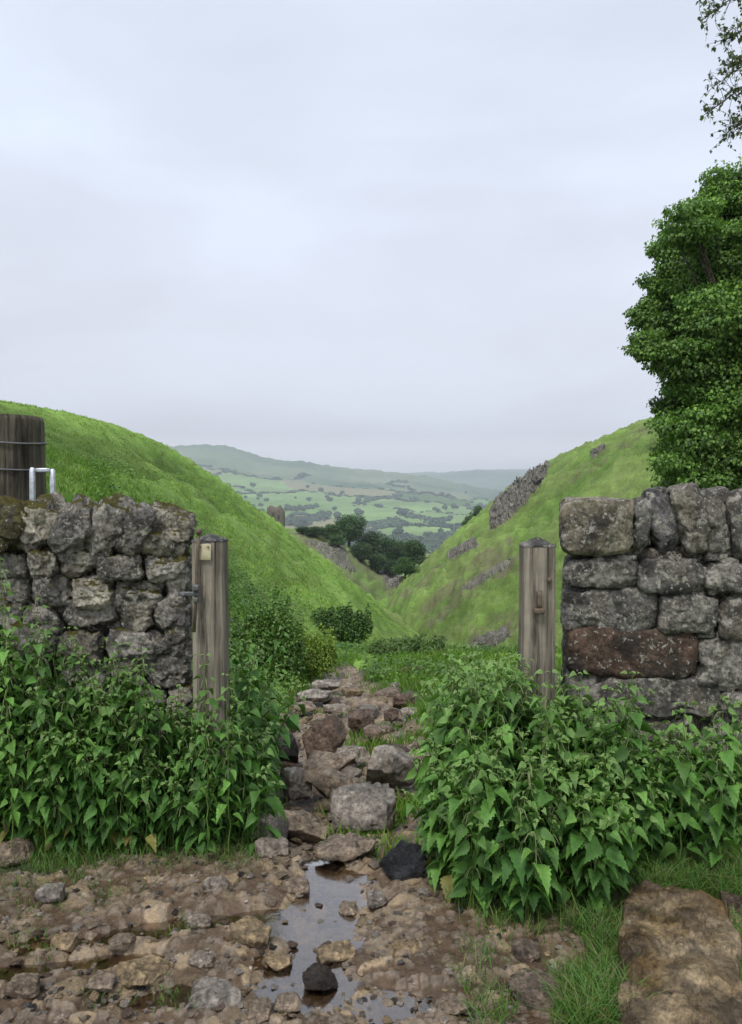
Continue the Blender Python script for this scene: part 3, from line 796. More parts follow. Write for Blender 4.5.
# right post catch
mb = MB(); box(mb, P3(539.5, 611, fy-.016), (.05, .022, .024)); box(mb, P3(539.5, 600, fy-.012), (.020, .02, .075)); box(mb, P3(539, 592, fy-.006), (.028, .008, .012))
mb.build('iron_catch', M['rust'], rpost)
mb = MB(); tube(mb, [P3(549.5, 580, fy-.014), P3(549.5, 580, fy+.01)], .011, 10); mb.build('bolt', M['rust'], rpost)

# big round post behind the left wall
def round_post():
    Y = 4.55; R = 41*Y/F; c = P3(2, 417, Y+R)
    root = empty('straining_post', (c[0], Y+R, .3), label='thick round dark wooden post standing behind the left wall', category='post')
    mb = MB(); nz = 60; m = 96; th = np.arange(m)/m*2*math.pi; V = []
    zs = np.linspace(.3, c[2], nz)
    for z in zs:
        r = R*(1+.05*(c[2]-z))*(1+.022*fbm(np.stack([np.cos(th)*9, np.sin(th)*9, np.full(m, z*.9)], 1), 4, 6)-.03*(np.abs(vn(np.stack([np.cos(th)*14, np.sin(th)*14, np.full(m, z*.5)], 1), 8)) < .08))
        if z > c[2]-.012: r = r*.97
        V.append(np.stack([c[0]+r*np.cos(th), Y+R+r*np.sin(th), np.full(m, z)], 1))
    V.append(np.array([[c[0], Y+R, c[2]+.004]])); V = np.concatenate(V); i = np.arange(nz-1)[:, None]*m; j = np.arange(m)[None]; k = (j+1) % m
    Q = np.stack([(i+j).ravel(), (i+k).ravel(), (i+m+k).ravel(), (i+m+j).ravel()], 1)
    T = np.array([((nz-1)*m+q, (nz-1)*m+(q+1) % m, nz*m) for q in range(m)])
    mb.add(V, [Q, T], (.5, .5, .5)); mb.build('shaft', M['old_wood'], root)
    for py in (441, 468):
        mb = MB(); z = P3(4, py, Y)[2]; tt = np.linspace(0, 2*math.pi, 60)
        tube(mb, np.stack([c[0]+(R*1.06)*np.cos(tt), Y+R+(R*1.06)*np.sin(tt), z+.01*np.sin(tt*2)], 1), .006, 6, cap=False); mb.build('wire', M['wire'], root)
round_post()
# galvanised hoop beside it
mb = MB(); Yh = 4.40; A, B, Cc, Dd = P3(32.5, 520, Yh), P3(32.5, 469.5, Yh), P3(53, 471, Yh+.03), P3(52.5, 520, Yh+.03)
w = .026
for a, b in ((A, B), (Cc, Dd)):
    box(mb, (a+b)/2, (w, w, abs(a[2]-b[2])+w))
box(mb, (B+Cc)/2, (abs(Cc[0]-B[0])-w, w*.98, w*.96))
mb.build('metal_hoop', M['galv'], origin=tuple((A+Dd)/2), label='small grey square metal hoop in front of the thick round post', category='metal frame')

# ------------------------------------------------------------------ leaves and plants
def leaf_template(kind):
    if kind == 'nettle':
        u = np.array([0, .07, .12, .20, .25, .34, .39, .48, .53, .62, .67, .76, .82, .90, 1.])
        w = np.array([.03, .32, .34, .52, .42, .51, .39, .43, .31, .34, .22, .23, .12, .09, 0])*.68
    elif kind == 'simple':
        u = np.array([0, .35, .7, 1.]); w = np.array([.02, .33, .24, 0])
    n = len(u); V = []
    for i in range(n):
        V += [(u[i], -w[i], 1), (u[i], 0, 0), (u[i]-.0, w[i], 1)]
    Q = []
    for i in range(n-1):
        a = 3*i; Q += [(a, a+3, a+4, a+1), (a+1, a+4, a+5, a+2)]
    V = np.array(V, float); V[:, 2] = np.abs(V[:, 1])
    return V, np.array(Q)
TN = leaf_template('nettle'); TS = leaf_template('simple')
T3 = (np.array([(0, -.05, 0), (0, .05, 0), (.5, -.36, .3), (.5, .36, .3), (1, 0, 0)], float), np.array([(0, 2, 3, 1), (2, 4, 4, 3)]))
T3 = (np.array([(0, 0, 0), (.45, -.36, .3), (1, 0, 0), (.45, .36, .3)], float), np.array([(0, 1, 2, 3)]))
def unit(v): return v/(np.linalg.norm(v, axis=-1, keepdims=True)+1e-9)
def add_leaves(mb, P, D, L, C, tm=TN, droop=.35, fold=.35, wid=1., roll=None):
    """leaves starting at P, pointing along D, length L, colour C"""
    n = len(P)
    if n == 0: return
    D = unit(D); up = np.tile(np.array([[0, 0, 1.]]), (n, 1))
    S = np.cross(D, up); S = unit(S+1e-4); N = np.cross(S, D)
    if roll is None: roll = rng.normal(0, .35, n)
    c, s = np.cos(roll)[:, None], np.sin(roll)[:, None]; S, N = S*c+N*s, N*c-S*s
    T, Q = tm; x, y, z = T[:, 0], T[:, 1], T[:, 2]
    L = np.asarray(L)[:, None, None]; dr = (np.broadcast_to(droop, (n,))*rng.uniform(.5, 1.5, n))[:, None, None]
    V = P[:, None]+L*(x[None, :, None]*D[:, None]*(1-.25*dr*x[None, :, None])+wid*y[None, :, None]*S[:, None]+fold*wid*z[None, :, None]*N[:, None])
    V[..., 2] -= (L*dr*x[None, :, None]**2)[..., 0]
    m = len(T); Fq = (Q[None]+np.arange(n)[:, None, None]*m).reshape(-1, 4)
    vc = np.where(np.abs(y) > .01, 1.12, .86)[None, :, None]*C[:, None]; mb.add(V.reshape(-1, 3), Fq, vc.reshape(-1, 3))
NET_D = np.array([.045, .125, .022]); NET_L = np.array([.135, .285, .055]); NET_T = np.array([.21, .31, .10])
def nettle(mb, base, H, lean=(0, 0), leaf=.09, col=0., seed=None, tass=.5, nod=.046):
    b = np.array(base, float); n = max(4, int(H/nod)); s = np.linspace(0, 1, n)
    bend = np.array([lean[0], lean[1], 0])*H
    pts = b+np.outer(s, [0, 0, H])+np.outer(s**1.7, bend); pts[:, 2] -= (s**2)*H*.15*np.hypot(*lean)
    wob = rng.normal(0, .004, (n, 3)); wob[0] = 0; pts += wob
    tube(mb, pts, np.linspace(.0035, .0014, n), 4, NET_L*.9+np.array([.03, 0, 0]), cap=False)
    ph = rng.uniform(0, 6.28); P = []; D = []; L = []; C = []
    base_c = NET_D+(NET_L-NET_D)*np.clip(rng.normal(.42+col, .28), 0, 1.3)
    for i in range(n):
        if s[i] < .16 or rng.random() < .04: continue
        k = s[i]; size = leaf*rng.uniform(.8, 1.12)*(1.05 if k < .82 else max(.48, 1.05-(k-.82)*3.2))*rng.uniform(.75, 1.15)
        down = .12-.45*rng.random() if k < .8 else -.1+.9*(k-.8)*2
        if k > .95: down = .3
        if k < .35 and rng.random() < .05: base_l = np.array([.20, .19, .05])
        else: base_l = base_c
        for q in (0, math.pi):
            a = ph+q+(i % 2)*math.pi/2+rng.normal(0, .25)
            d = np.array([math.cos(a), math.sin(a), down])
            P.append(pts[i]+unit(d)*np.array([1, 1, .2])*.02); D.append(d); L.append(size)
            cc = base_l*rng.uniform(.6, 1.35)
            if k > .82: cc = cc+(NET_T-cc)*min(1, (k-.82)*3.2)
            C.append(cc)
        if tass > 0 and .45 < k < .97 and rng.random() < tass:
            for r in range(3):
                a = rng.uniform(0, 6.28); q0 = pts[i]; q1 = q0+np.array([math.cos(a)*.02, math.sin(a)*.02, -.005]); q2 = q0+np.array([math.cos(a)*.035, math.sin(a)*.035, -.035])
                tube(mb, [q0, q1, q2], [.0018, .0024, .0015], 3, (.22, .27, .12), cap=False)
    for q in range(4):
        a = ph+q*1.57+.5; P.append(pts[-1]); D.append(np.array([math.cos(a), math.sin(a), .9])); L.append(leaf*.28); C.append(NET_T)
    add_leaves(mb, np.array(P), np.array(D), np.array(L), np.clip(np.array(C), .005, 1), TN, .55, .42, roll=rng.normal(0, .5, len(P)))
def gz(x, y): return HT([x], [y])[0]

# grass blades --------------------------------------------------------------
def add_grass(mb, X, Y, Z, Hh, C, w=.004, lean=.5):
    n = len(X)
    a = rng.uniform(0, 6.28, n); l = rng.uniform(.1, 1, n)*lean*Hh; fx = rng.uniform(0, 6.28, n)
    dx, dy = np.cos(a)*l, np.sin(a)*l; sx, sy = np.cos(fx)*w*.5, np.sin(fx)*w*.5
    w = np.broadcast_to(w, (n,)); V = np.zeros((n, 7, 3))
    for k, (s, ww) in enumerate(((0, 1), (.4, .9), (.75, .6), (1, 0))):
        px = X+dx*s**1.8; py = Y+dy*s**1.8; pz = Z+Hh*(s-.25*s**3*lean)
        if k < 3:
            V[:, 2*k] = np.stack([px-sx*ww, py-sy*ww, pz], 1); V[:, 2*k+1] = np.stack([px+sx*ww, py+sy*ww, pz], 1)
        else: V[:, 6] = np.stack([px, py, pz], 1)
    b = np.arange(n)[:, None]*7
    Q = np.concatenate([b+np.array([[0, 1, 3, 2]]), b+np.array([[2, 3, 5, 4]])]); T = b+np.array([[4, 5, 6]])
    mb.add(V.reshape(-1, 3), [Q, T], np.repeat(C, 7, 0))
def gcol(n, base=(.085, .20, .025), var=.35, dry=.06):
    c = np.array(base)*rng.uniform(1-var, 1+var, (n, 1))*np.array([1, 1, 1]); c[:, 0] *= rng.uniform(.8, 1.35, n)
    k = rng.random(n) < dry; c[k] = np.array([.26, .22, .11])*rng.uniform(.7, 1.1, (k.sum(), 1)); return c

def near_grass():
    # beside the path beyond the gate, and the tufts on it
    mb = MB(); N = 150000
    Y = np.exp(rng.uniform(np.log(3.3), np.log(15), N)); X = rng.uniform(-.45, .5, N)*Y
    pm = pathmask(X, Y); cl = fb2(X, Y, 2.3, 3, 90); ok = rng.random(N) < np.where(pm > .5, .5*sstep(.12, .4, cl), sstep(-.35, .15, cl))
    X, Y, pm, cl = X[ok], Y[ok], pm[ok], cl[ok]; Z = HT(X, Y)-.01-.06*pm
    Hh = (.06+.11*rng.random(len(X)))*(1+.9*np.clip(cl, -.4, .8))*(1-.4*pm)
    add_grass(mb, X, Y, Z, Hh, gcol(len(X), (.105, .225, .028))*(1+.35*fb2(X, Y, 1.1, 3, 91)[:, None]), .0045+.0006*Y.mean(), .7)
    mb.build('grass', M['grass'], smooth=False, kind='stuff', label='grass along the path beyond the gateposts', category='grass')
    # foot of the nettles and the lower right corner
    mb = MB(); spots = []
    for i in range(420):
        if i % 2: px = rng.uniform(0, 262); py = rng.uniform(836, 862)+5*rng.normal(); n = 13; h = .06
        else: px = rng.uniform(440, 620); py = rng.uniform(895, 1030); n = 60; h = .08
        if i % 2 == 0 and rng.random() < .4: continue
        if i % 2 == 0 and (px-430)/190 < rng.random()*.75*(1 if py > 930 else .4): continue
        spots.append((px, py, n, h))
    for i in range(110): spots.append((rng.uniform(632, 750), rng.uniform(862, 902), 50, .11))
    for i in range(60): spots.append((rng.uniform(728, 755), rng.uniform(900, 1030), 30, .06))
    for i in range(60): spots.append((rng.uniform(560, 626), rng.uniform(925, 1035), 60, .11))
    for i in range(50): spots.append((rng.uniform(0, 150), rng.uniform(868, 910), 14, .025))
    for (px, py) in ((40, 955), (95, 990), (190, 925), (180, 1000), (22, 940), (75, 905)):
        for q in range(4): spots.append((px+rng.normal(0, 9), py+rng.normal(0, 4), 16, .025))
    for (px, py, n, h) in spots:
        g = ground_hit(px, py, 6); sx = .035
        if 440 < px < 610 and fb2(np.array([g[0]]), np.array([g[1]]), 6, 3, 130)[0] < -.06: continue
        x = g[0]+rng.normal(0, sx, n); y = g[1]+rng.normal(0, sx, n)
        add_grass(mb, x, y, np.full(n, g[2]-.01), h*rng.uniform(.5, 1.5, n), gcol(n, (.095, .20, .04), .4, .12), .0032, 1.1)
    mb.build('grass', M['grass'], smooth=False, kind='stuff', label='long grass at the foot of the nettles and round the stone step', category='grass')
near_grass()

def hill_grass():
    mb = MB(); N = 210000
    Y = np.exp(rng.uniform(np.log(6), np.log(110), N)); t = rng.uniform(-.62, .45, N); X = t*Y
    cl = fb2(X, Y, .9, 3, 95)+.5*fb2(X, Y, .25, 2, 96)
    Zp = HT(X, Y); bw = barew(X, Y, *proj(X, Y, Zp))[1]; ok = (pathmask(X, Y) < .4) & (rng.random(N) < sstep(-.5, .2, cl)*(1-.93*bw)); X, Y, cl = X[ok], Y[ok], cl[ok]
    kk = (X > .02*Y) & (Y > 14) & (rng.random(len(X)) < .55); X, Y, cl = X[~kk], Y[~kk], cl[~kk]
    Z = HT(X, Y)-.02; n = len(X)
    Hh = (.035+.05*rng.random(n))*(1+.9*cl)*(1+Y/90.)
    add_grass(mb, X, Y, Z, Hh, gcol(n, (.155, .265, .055), .2, .07)*(1+.35*cl[:, None]+.35*fb2(X, Y, .15, 3, 97)[:, None]+.8*fbm(np.stack([X*.13, Y*.13, macro(X, Y)*.85], 1), 4, 33, .6)[:, None]), .006+.0009*Y, .9)  # blades also carry the painted terrace shade, darker in the relief dips
    mb.build('grass', M['grass'], smooth=False, kind='stuff', label='short bright grass covering both hillsides', category='grass')
hill_grass()

# nettle beds ---------------------------------------------------------------
def htop(px, pts): return np.interp(px, [p[0] for p in pts], [p[1] for p in pts])
def clump(name, label, n, pxr, Yr, topf, topline, baseline, leaf=.09, col=0., tass=.3, seed=1):
    mb = MB(); global rng; old = rng; rng = np.random.default_rng(seed)
    for i in range(n):
        px = rng.uniform(*pxr); f = rng.random()
        if px > 640 and rng.random() < .6: continue
        yb = htop(px, baseline)           # pixel row where the bed meets the ground at the front
        t, e = slope_of(px, yb); Y0 = max(2.3, -EYE/e) if px > -900 else Yr[0]
        Y = Y0+.04+f*(Yr[1]-Y0)
        x = t*Y; z = gz(x, Y)
        ytop = htop(px, topline)+rng.normal(0, 12)
        zt = EYE+slope_of(px, ytop)[1]*Y
        Hfull = max(.2, zt-z)
        H = Hfull*(topf+(1-topf)*f**.7)*rng.uniform(.88, 1.12)
        if H < .12: continue
        ln = (rng.normal(0, .12), -.10-.35*(1-f)*rng.random())
        nettle(mb, (x, Y, z-.02), H, ln, leaf*rng.uniform(.85, 1.15), col, tass=tass)
    rng = old
    return mb.build(name, M['nettle'], smooth=True, kind='stuff', label=label, category='nettles')
clump('nettles', 'dense bed of dark green nettles in front of the left wall', 360, (-60, 262), (3.1, 3.48), .42,
      [(-60, 560), (0, 580), (40, 622), (80, 635), (120, 640), (160, 668), (185, 695), (230, 690), (262, 735)],
      [(-60, 850), (0, 848), (100, 858), (200, 852), (240, 832), (262, 800)], .064, 0, .25, 3)
clump('nettles', 'dense bed of tall green nettles in front of the right wall', 370, (432, 752), (2.8, 3.36), .45,
      [(432, 750), (450, 675), (480, 645), (520, 652), (548, 680), (600, 680), (640, 712), (700, 722), (752, 728)],
      [(432, 880), (460, 915), (520, 930), (600, 925), (640, 880), (752, 862)], .076, .12, .4, 4)
# nettles just beyond the gateway on either side
def back_clump(name, label, n, pts, leaf, col, seed):
    mb = MB(); global rng; old = rng; rng = np.random.default_rng(seed)
    for i in range(n):
        (px, Y, yt) = pts[rng.integers(len(pts))]; px += rng.normal(0, 9); Y += rng.normal(0, .18); yt += rng.normal(0, 9)
        x = slope_of(px, 512)[0]*Y; z = gz(x, Y); zt = EYE+slope_of(px, yt)[1]*Y; H = min(1.3, max(.2, zt-z))
        nettle(mb, (x, Y, z-.02), H*rng.uniform(.7, 1.05), (rng.normal(0, .15), rng.normal(-.1, .1)), leaf, col, tass=.5, nod=.05)
    rng = old; return mb.build(name, M['nettle'], kind='stuff', label=label, category='nettles')
back_clump('nettles', 'nettles crowding the left of the path just beyond the left gatepost', 95, [(226, 4.0, 650), (236, 4.2, 640), (246, 4.4, 655), (250, 4.0, 690), (256, 4.5, 690), (234, 4.8, 615), (250, 5.2, 640), (244, 5.6, 600), (240, 3.7, 720), (252, 3.6, 765)], .085, -.05, 5)
back_clump('nettles', 'pale flowering nettles at the path side beyond the right gatepost', 75, [(455, 4.2, 660), (470, 4.0, 655), (490, 4.2, 650), (505, 4.0, 655), (445, 3.8, 700), (438, 3.5, 740), (560, 4.0, 680), (480, 4.8, 640), (452, 5.0, 655)], .08, .35, 6)

# single tall nettles that stand out from the beds
def lone(px, Y, ytop, label, leaf=.062, lean=(0, -.05), col=.3, tass=.9, group=None):
    global rng; old = rng; rng = np.random.default_rng(int(px)*7+3)
    x = slope_of(px, 512)[0]*Y; z = gz(x, Y); zt = EYE+slope_of(px, ytop)[1]*Y
    mb = MB(); nettle(mb, (x-lean[0]*(zt-z)*.6, Y, z-.02), zt-z, lean, leaf, col, tass=tass); rng = old
    mb.build('nettle_plant', M['nettle'], origin=(x, Y, z), label=label, category='nettle')
lone(8, 3.2, 552, 'tall pale nettle at the left edge, highest above the left wall face')
lone(42, 3.25, 590, 'tall nettle second from the left edge, against the left wall')
lone(206, 3.2, 645, 'slender nettle rising in front of the left gatepost', .05)
lone(144, 3.3, 640, 'nettle stem reaching highest in the middle of the left wall')
lone(228, 3.25, 668, 'nettle just right of the left gatepost foot', .06)
lone(546, 2.95, 662, 'nettle rising in front of the right gatepost foot', .07)
lone(630, 3.0, 664, 'tall nettle in front of the reddish wall block', .085)
lone(684, 3.05, 694, 'slim nettle against the lower right wall', .08)
lone(722, 3.0, 690, 'nettle beside the right edge of the picture against the wall', .09)
lone(496, 3.0, 655, 'bushy nettle top left of the right gatepost', .09)
lone(462, 3.3, 650, 'pale flowering nettle leaning out over the path at the right bed', .08, (-.1, -.05))

# ------------------------------------------------------------------ shrubs and trees
def leaf_cloud(mb, ctr, rad, n, size, c0, c1, flat=.8, shell=.55, seed=0, tm=TS, down=.35, warp=.22, wf=2.2):
    r = np.random.default_rng(seed); d = unit(r.normal(size=(n, 3)))
    k = shell+(1-shell)*r.random(n)**.6; k *= 1+warp*fbm(d*wf+seed, 3, seed % 50)
    P = np.array(ctr)+d*np.array(rad)*k[:, None]
    D = d+r.normal(0, .5, (n, 3)); D[:, 2] -= down
    cc = r.random(n)[:, None]; C = np.array(c0)*(1-cc)+np.array(c1)*cc
    C = C*(1+.25*fbm(P*.9/np.mean(rad)*2.5, 2, 7)[:, None])*r.uniform(.72, 1.28)
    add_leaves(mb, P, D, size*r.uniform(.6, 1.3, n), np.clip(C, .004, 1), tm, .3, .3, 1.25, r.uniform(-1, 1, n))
def shrub(px, py, wpx, hpx, Y, label, c0, c1, n=3500, size=.05, seed=1, name='shrub', nb=7):
    x = slope_of(px, 512)[0]*Y; z = gz(x, Y); s = Y/F; top = EYE+slope_of(px, py-hpx/2)[1]*Y
    H = max(top-z, hpx*s*.8); a = wpx*s/2; r = np.random.default_rng(seed); mb = MB()
    for k in range(nb):
        o = r.uniform(-1, 1, 3)*np.array([a*.6, a*.5, H*.15])
        leaf_cloud(mb, np.array([x, Y, z+H*.44])+o, (a*.55, a*.5, H*.46), n//nb, size, c0, c1, seed=seed*10+k)
    for k in range(26):
        q = np.array([x+r.uniform(-a, a)*1.05, Y+r.uniform(-a, a)*.5, z+H*r.uniform(.2, .75)])
        leaf_cloud(mb, q+[0, 0, H*.22], (a*.10, a*.10, H*r.uniform(.2, .4)), n//70, size*1.1, c0, c1, seed=seed*10+k+50)
    root = empty(name, (x, Y, z), label=label, category='bush')
    mb.build('foliage', M['leaf'], root)
    mb = MB()
    for k in range(6):
        q = np.array([x, Y, z-.05]); e = q+np.array([r.uniform(-a, a)*.6, r.uniform(-a, a)*.4, H*.75]); tube(mb, [q, (q+e)/2+r.normal(0, .03, 3), e], [.02*H+.006, .012*H+.004, .004], 5)
    mb.build('stems', M['bark'], root)
shrub(338, 628, 60, 34, 16, 'round dark green bush on the left slope above the path', (.045, .095, .025), (.10, .18, .04), 9000, .045, 1, nb=24)
shrub(408, 662, 70, 26, 12.5, 'loose grey green bush right of the path top', (.09, .15, .045), (.15, .24, .07), 6000, .035, 2, nb=22)
shrub(270, 622, 66, 36, 9.0, 'leafy green weeds bushing up right of the left gatepost', (.08, .16, .035), (.16, .28, .06), 9000, .03, 3, nb=30)
shrub(304, 645, 64, 24, 9.6, 'bright yellow green patch of weeds beside the upper path', (.15, .25, .035), (.26, .36, .06), 6000, .03, 4, nb=22)
def weeds():
    mb = MB(); n = 26000; Y = rng.uniform(4.2, 17, n); X = rng.uniform(-.36, .24, n)*Y
    cl = fb2(X, Y, .8, 3, 120); pm = pathmask(X, Y); left = sstep(-.06, -.16, X/Y); ok = (pm < .3) & (rng.random(n) < sstep(-.25, .25, cl+.45*left-.1))
    X, Y, cl = X[ok], Y[ok], cl[ok]; Z = HT(X, Y); n = len(X); hh = rng.random(n)**.7*(.10+.30*np.clip(cl+.35, 0, 1)*(sstep(-.05, -.15, X/Y)*.9+.3))
    P = np.stack([X, Y, Z+hh], 1); D = rng.normal(size=(n, 3)); D[:, 2] = rng.uniform(-.2, .7, n)
    g = np.clip(.5+1.6*fb2(X, Y, .6, 3, 121), 0, 1)[:, None]; C = (np.array([.06, .135, .028])*(1-g)+np.array([.15, .26, .05])*g)*rng.uniform(.7, 1.3, (n, 1))
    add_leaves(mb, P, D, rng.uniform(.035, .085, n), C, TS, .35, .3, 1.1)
    mb.build('weeds', M['leaf'], kind='stuff', label='low mixed weeds on the banks beside the path', category='weeds')
weeds()

def tree(name, label, base, clumps, trunk_r, n, size, c0, c1, seed=1, cat='tree', tm=None, **kw):
    tm = TS if tm is None else tm
    root = empty(name, tuple(base), label=label, category=cat, **kw); mb = MB(); cs = np.array([c[0] for c in clumps])
    for k, (c, r) in enumerate(clumps):
        leaf_cloud(mb, c, r, int(n*(r[0]*r[2])/(np.mean([q[1][0]*q[1][2] for q in clumps]))/len(clumps)), size, c0, c1, seed=seed*100+k, shell=.5, tm=tm, warp=.22 if tm is TS else .75, wf=2.2 if tm is TS else 3.4, down=.35 if tm is TS else .7)
    mb.build('crown', M['leaf'], root)
    mb = MB(); ctr = cs.mean(0); base = np.array(base, float)
    fork = base+(np.array([ctr[0], ctr[1], ctr[2]])-base)*.45
    tube(mb, [base-[0, 0, .3], base+(fork-base)*.5, fork, ctr], [trunk_r*1.25, trunk_r, trunk_r*.8, trunk_r*.3], 10)
    for k, c in enumerate(cs):
        s = fork+(ctr-fork)*((k % 5)/6.); mid = (s+c)/2+[0, 0, .06*np.linalg.norm(c-s)]; tube(mb, [s, mid, c], [trunk_r*.4, trunk_r*.22, trunk_r*.08], 6)
    mb.build('trunk', M['bark'], root); return root

# the big sycamore behind the right wall
def sycamore():
    Y = 17.; s = Y/F; cl = []
    r = np.random.default_rng(5)
    spec = [(745, 185, 40), (720, 205, 34), (690, 225, 30), (755, 225, 55), (672, 245, 22), (700, 262, 40), (740, 275, 55), (665, 285, 26), (690, 305, 42), (655, 318, 26), (730, 330, 55),
            (668, 342, 34), (648, 345, 18), (700, 350, 42), (775, 300, 70), (780, 380, 70), (715, 390, 30), (740, 400, 36), (690, 402, 28), (668, 408, 18), (705, 425, 44), (680, 430, 26), (740, 440, 50), (672, 455, 22), (700, 465, 40), (735, 485, 50), (680, 478, 24), (780, 460, 65), (800, 330, 80), (800, 240, 70), (815, 420, 80), (840, 300, 90), (850, 400, 90), (765, 500, 45), (700, 378, 40), (725, 375, 45), (690, 365, 30), (745, 350, 50), (712, 405, 36)]
    for (px, py, R) in spec:
        yy = Y+r.uniform(-1, 1)*.9*1.2; c = P3(px, py, yy); R *= s*.90
        cl.append((c, (R*1.0, R*1.0, R*.55)))
        for q in range(6):
            o = r.normal(size=3); o[1] = -abs(o[1])*.7; u_ = r.uniform(.4, .6); o = unit(o)*R*(1.15-u_*.7); cl.append((c+o, (R*u_*1.15, R*u_*1.15, R*u_*.42)))
    for (px, py, R) in [(800, 300, 100), (790, 420, 90), (735, 262, 50), (720, 330, 60), (735, 400, 60), (730, 450, 60)]:
        c = P3(px, py, Y+1.3); cl.append((c, (R*s, R*s, R*s*.9)))
    bx = (812-371)/F*Y
    tree('sycamore_tree', 'large dense dark green broadleaf tree behind the right wall', (bx, Y+.8, gz(bx, Y+.8)), cl, .16, 620000, .068, (.04, .10, .02), (.21, .36, .07), 9, tm=T3)
sycamore()

# sparse tree whose branch tips hang into the top right corner
def hanging():
    root = empty('ash_tree', (7.4, 8.6, gz(7.4, 8.6)), label='sparse thin twigged tree whose branch tips hang into the top right corner', category='tree')
    br = MB(); lf = MB(); r = np.random.default_rng(12); Y = 7.6
    tr = np.array([7.4, 8.6, gz(7.4, 8.6)]); top = np.array([6.9, 8.3, 8.5])
    tube(br, [tr-[0, 0, .3], (tr+top)/2+[.15, 0, 0], top], [.24, .19, .08], 10)
    P = []; D = []
    for (px0, py0, px1, py1, Yb) in [(790, -60, 702, 4, 7.6), (800, -30, 700, 22, 7.8), (800, 20, 726, 40, 7.5), (810, 40, 712, 88, 7.7), (800, 70, 704, 115, 7.6), (800, 90, 722, 138, 7.8), (830, -120, 715, -30, 7.7), (810, 60, 728, 68, 7.4), (790, 110, 735, 128, 7.6)]:
        a = P3(px0, py0, Yb+.3); b = P3(px1, py1, Yb); m = (a+b)/2+[0, 0, .12]
        lim = top+(tr-top)*r.uniform(0, .3)
        tube(br, [lim, (lim+a)/2+[0, 0, .3], a, m, b], [.05, .03, .016, .009, .003], 6)
        for k in range(85):
            u = r.random()**.8; q = (1-u)**2*a+2*u*(1-u)*m+u*u*b
            d = unit((b-a))*.6+r.normal(0, .55, 3); d[2] += .1; e = q+unit(d)*r.uniform(.08, .24)
            if proj(e[0], e[1], e[2])[0] < 697 : continue
            tube(br, [q, (q+e)/2+r.normal(0, .012, 3), e], [.0035, .0025, .0015], 3, cap=False)
            for j in range(r.integers(2, 6)):
                w = q+(e-q)*r.uniform(.3, 1.05); P.append(w); D.append(r.normal(size=3)+[0, 0, -.3])
    P = np.array(P); D = np.array(D); n = len(P); c = np.array([.10, .13, .065])*rng.uniform(.6, 1.5, (n, 1))
    add_leaves(lf, P, D, rng.uniform(.022, .048, n), c, TS, .3, .3, 1.2)
    lf.build('crown', M['leaf'], root); br.build('trunk', M['bark'], root)
hanging()

# trees in the dale, a few shapes copied
def proto_tree(name, seed, w, h, n, size, c0, c1, nc=9):
    r = np.random.default_rng(seed); cl = []
    for k in range(nc):
        a = r.uniform(0, 6.28); q = r.random()**.5*w*.30
        cl.append((np.array([math.cos(a)*q, math.sin(a)*q, h*(.38+.42*r.random())]), (w*.27, w*.27, h*.20)))
    cl.append((np.array([0, 0, h*.82]), (w*.2, w*.2, h*.16))); cl.append((np.array([0, 0, h*.5]), (w*.36, w*.36, h*.3)))
    return tree(name, '', (0, 0, 0), cl, .035*h, n, size, c0, c1, seed)
DG0, DG1 = (.03, .07, .02), (.08, .16, .04)
dp = [proto_tree('tree', 21, 9, 9.5, 5000, .40, DG0, DG1), proto_tree('tree', 22, 8, 8, 4600, .40, (.04, .09, .02), (.10, .20, .045)), proto_tree('tree', 23, 7, 7, 4000, .38, (.025, .06, .018), (.07, .13, .035))]
dale = [(349, 513, 34, 34, 0, 'tallest round tree at the head of the wooded dale side'), (330, 526, 22, 16, 1, 'lighter tree just left of the tallest dale tree'), (371, 530, 30, 34, 2, 'dark tree right of the tallest dale tree'),
        (386, 536, 30, 36, 0, 'dark rounded tree in the middle of the dale wood'), (400, 540, 30, 32, 1, 'broad tree right of the middle of the dale wood'), (414, 544, 26, 32, 0, 'tree at the right end of the dale wood'),
        (405, 560, 22, 22, 1, 'lowest pale green tree beside the dale bottom'), (316, 528, 20, 12, 2, 'small dark tree at the left end of the dale wood'), (362, 545, 24, 22, 2, 'dark tree on the rocky slope under the tallest tree'),
        (378, 556, 22, 22, 0, 'dark low tree above the dale bottom rocks'), (303, 527, 16, 8, 0, 'leftmost little tree on the spur edge'), (338, 536, 18, 14, 1, 'small tree left of the rocky slope'), (392, 562, 20, 20, 2, 'dark tree low in the dale beside the pale green one')]
seen = {}
for i, (px, py, w, h, k, lb) in enumerate(dale):
    g = hit_far(px, py+h*.8, 150); Y = g[1]; top = P3(px, py, Y); H0 = [9.5, 8, 7][k]; W0 = [9, 8, 7][k]
    if Y > 275: Y = 238. + 3*(i % 5); top = P3(px, py, Y); g = P3(px, py+h, Y)
    Hh = min(max(top[2]-g[2], h*Y/F), 1.3*h*Y/F); sc = (w*1.15*Y/F/W0, w*1.15*Y/F/W0, Hh/H0)
    if k not in seen: seen[k] = 1; o = dp[k]; o.location = (g[0], Y, g[2]-.2); o.scale = sc; o.rotation_euler[2] = i
    else: o = copy_tree(dp[k], (g[0], Y, g[2]-.2), i*1.7, sc)
    o['label'] = lb; o['category'] = 'tree'; o['group'] = 'trees on the far side of the dale'
# two small trees breaking the right hill's edge
for (px, py, w, h, Y, lb) in [(478, 506, 14, 22, 215, 'single small tree on the left edge of the right hill'), (468, 516, 14, 14, 220, 'little bush left of the single tree on the right hill edge')]:
    top = P3(px, py, Y); z = top[2]-h*Y/F; o = copy_tree(dp[1], (top[0], Y, z-.3), px, (w*1.2*Y/F/8, w*1.2*Y/F/8, h*1.1*Y/F/8), label=lb, category='tree'); o.pop('group', None)

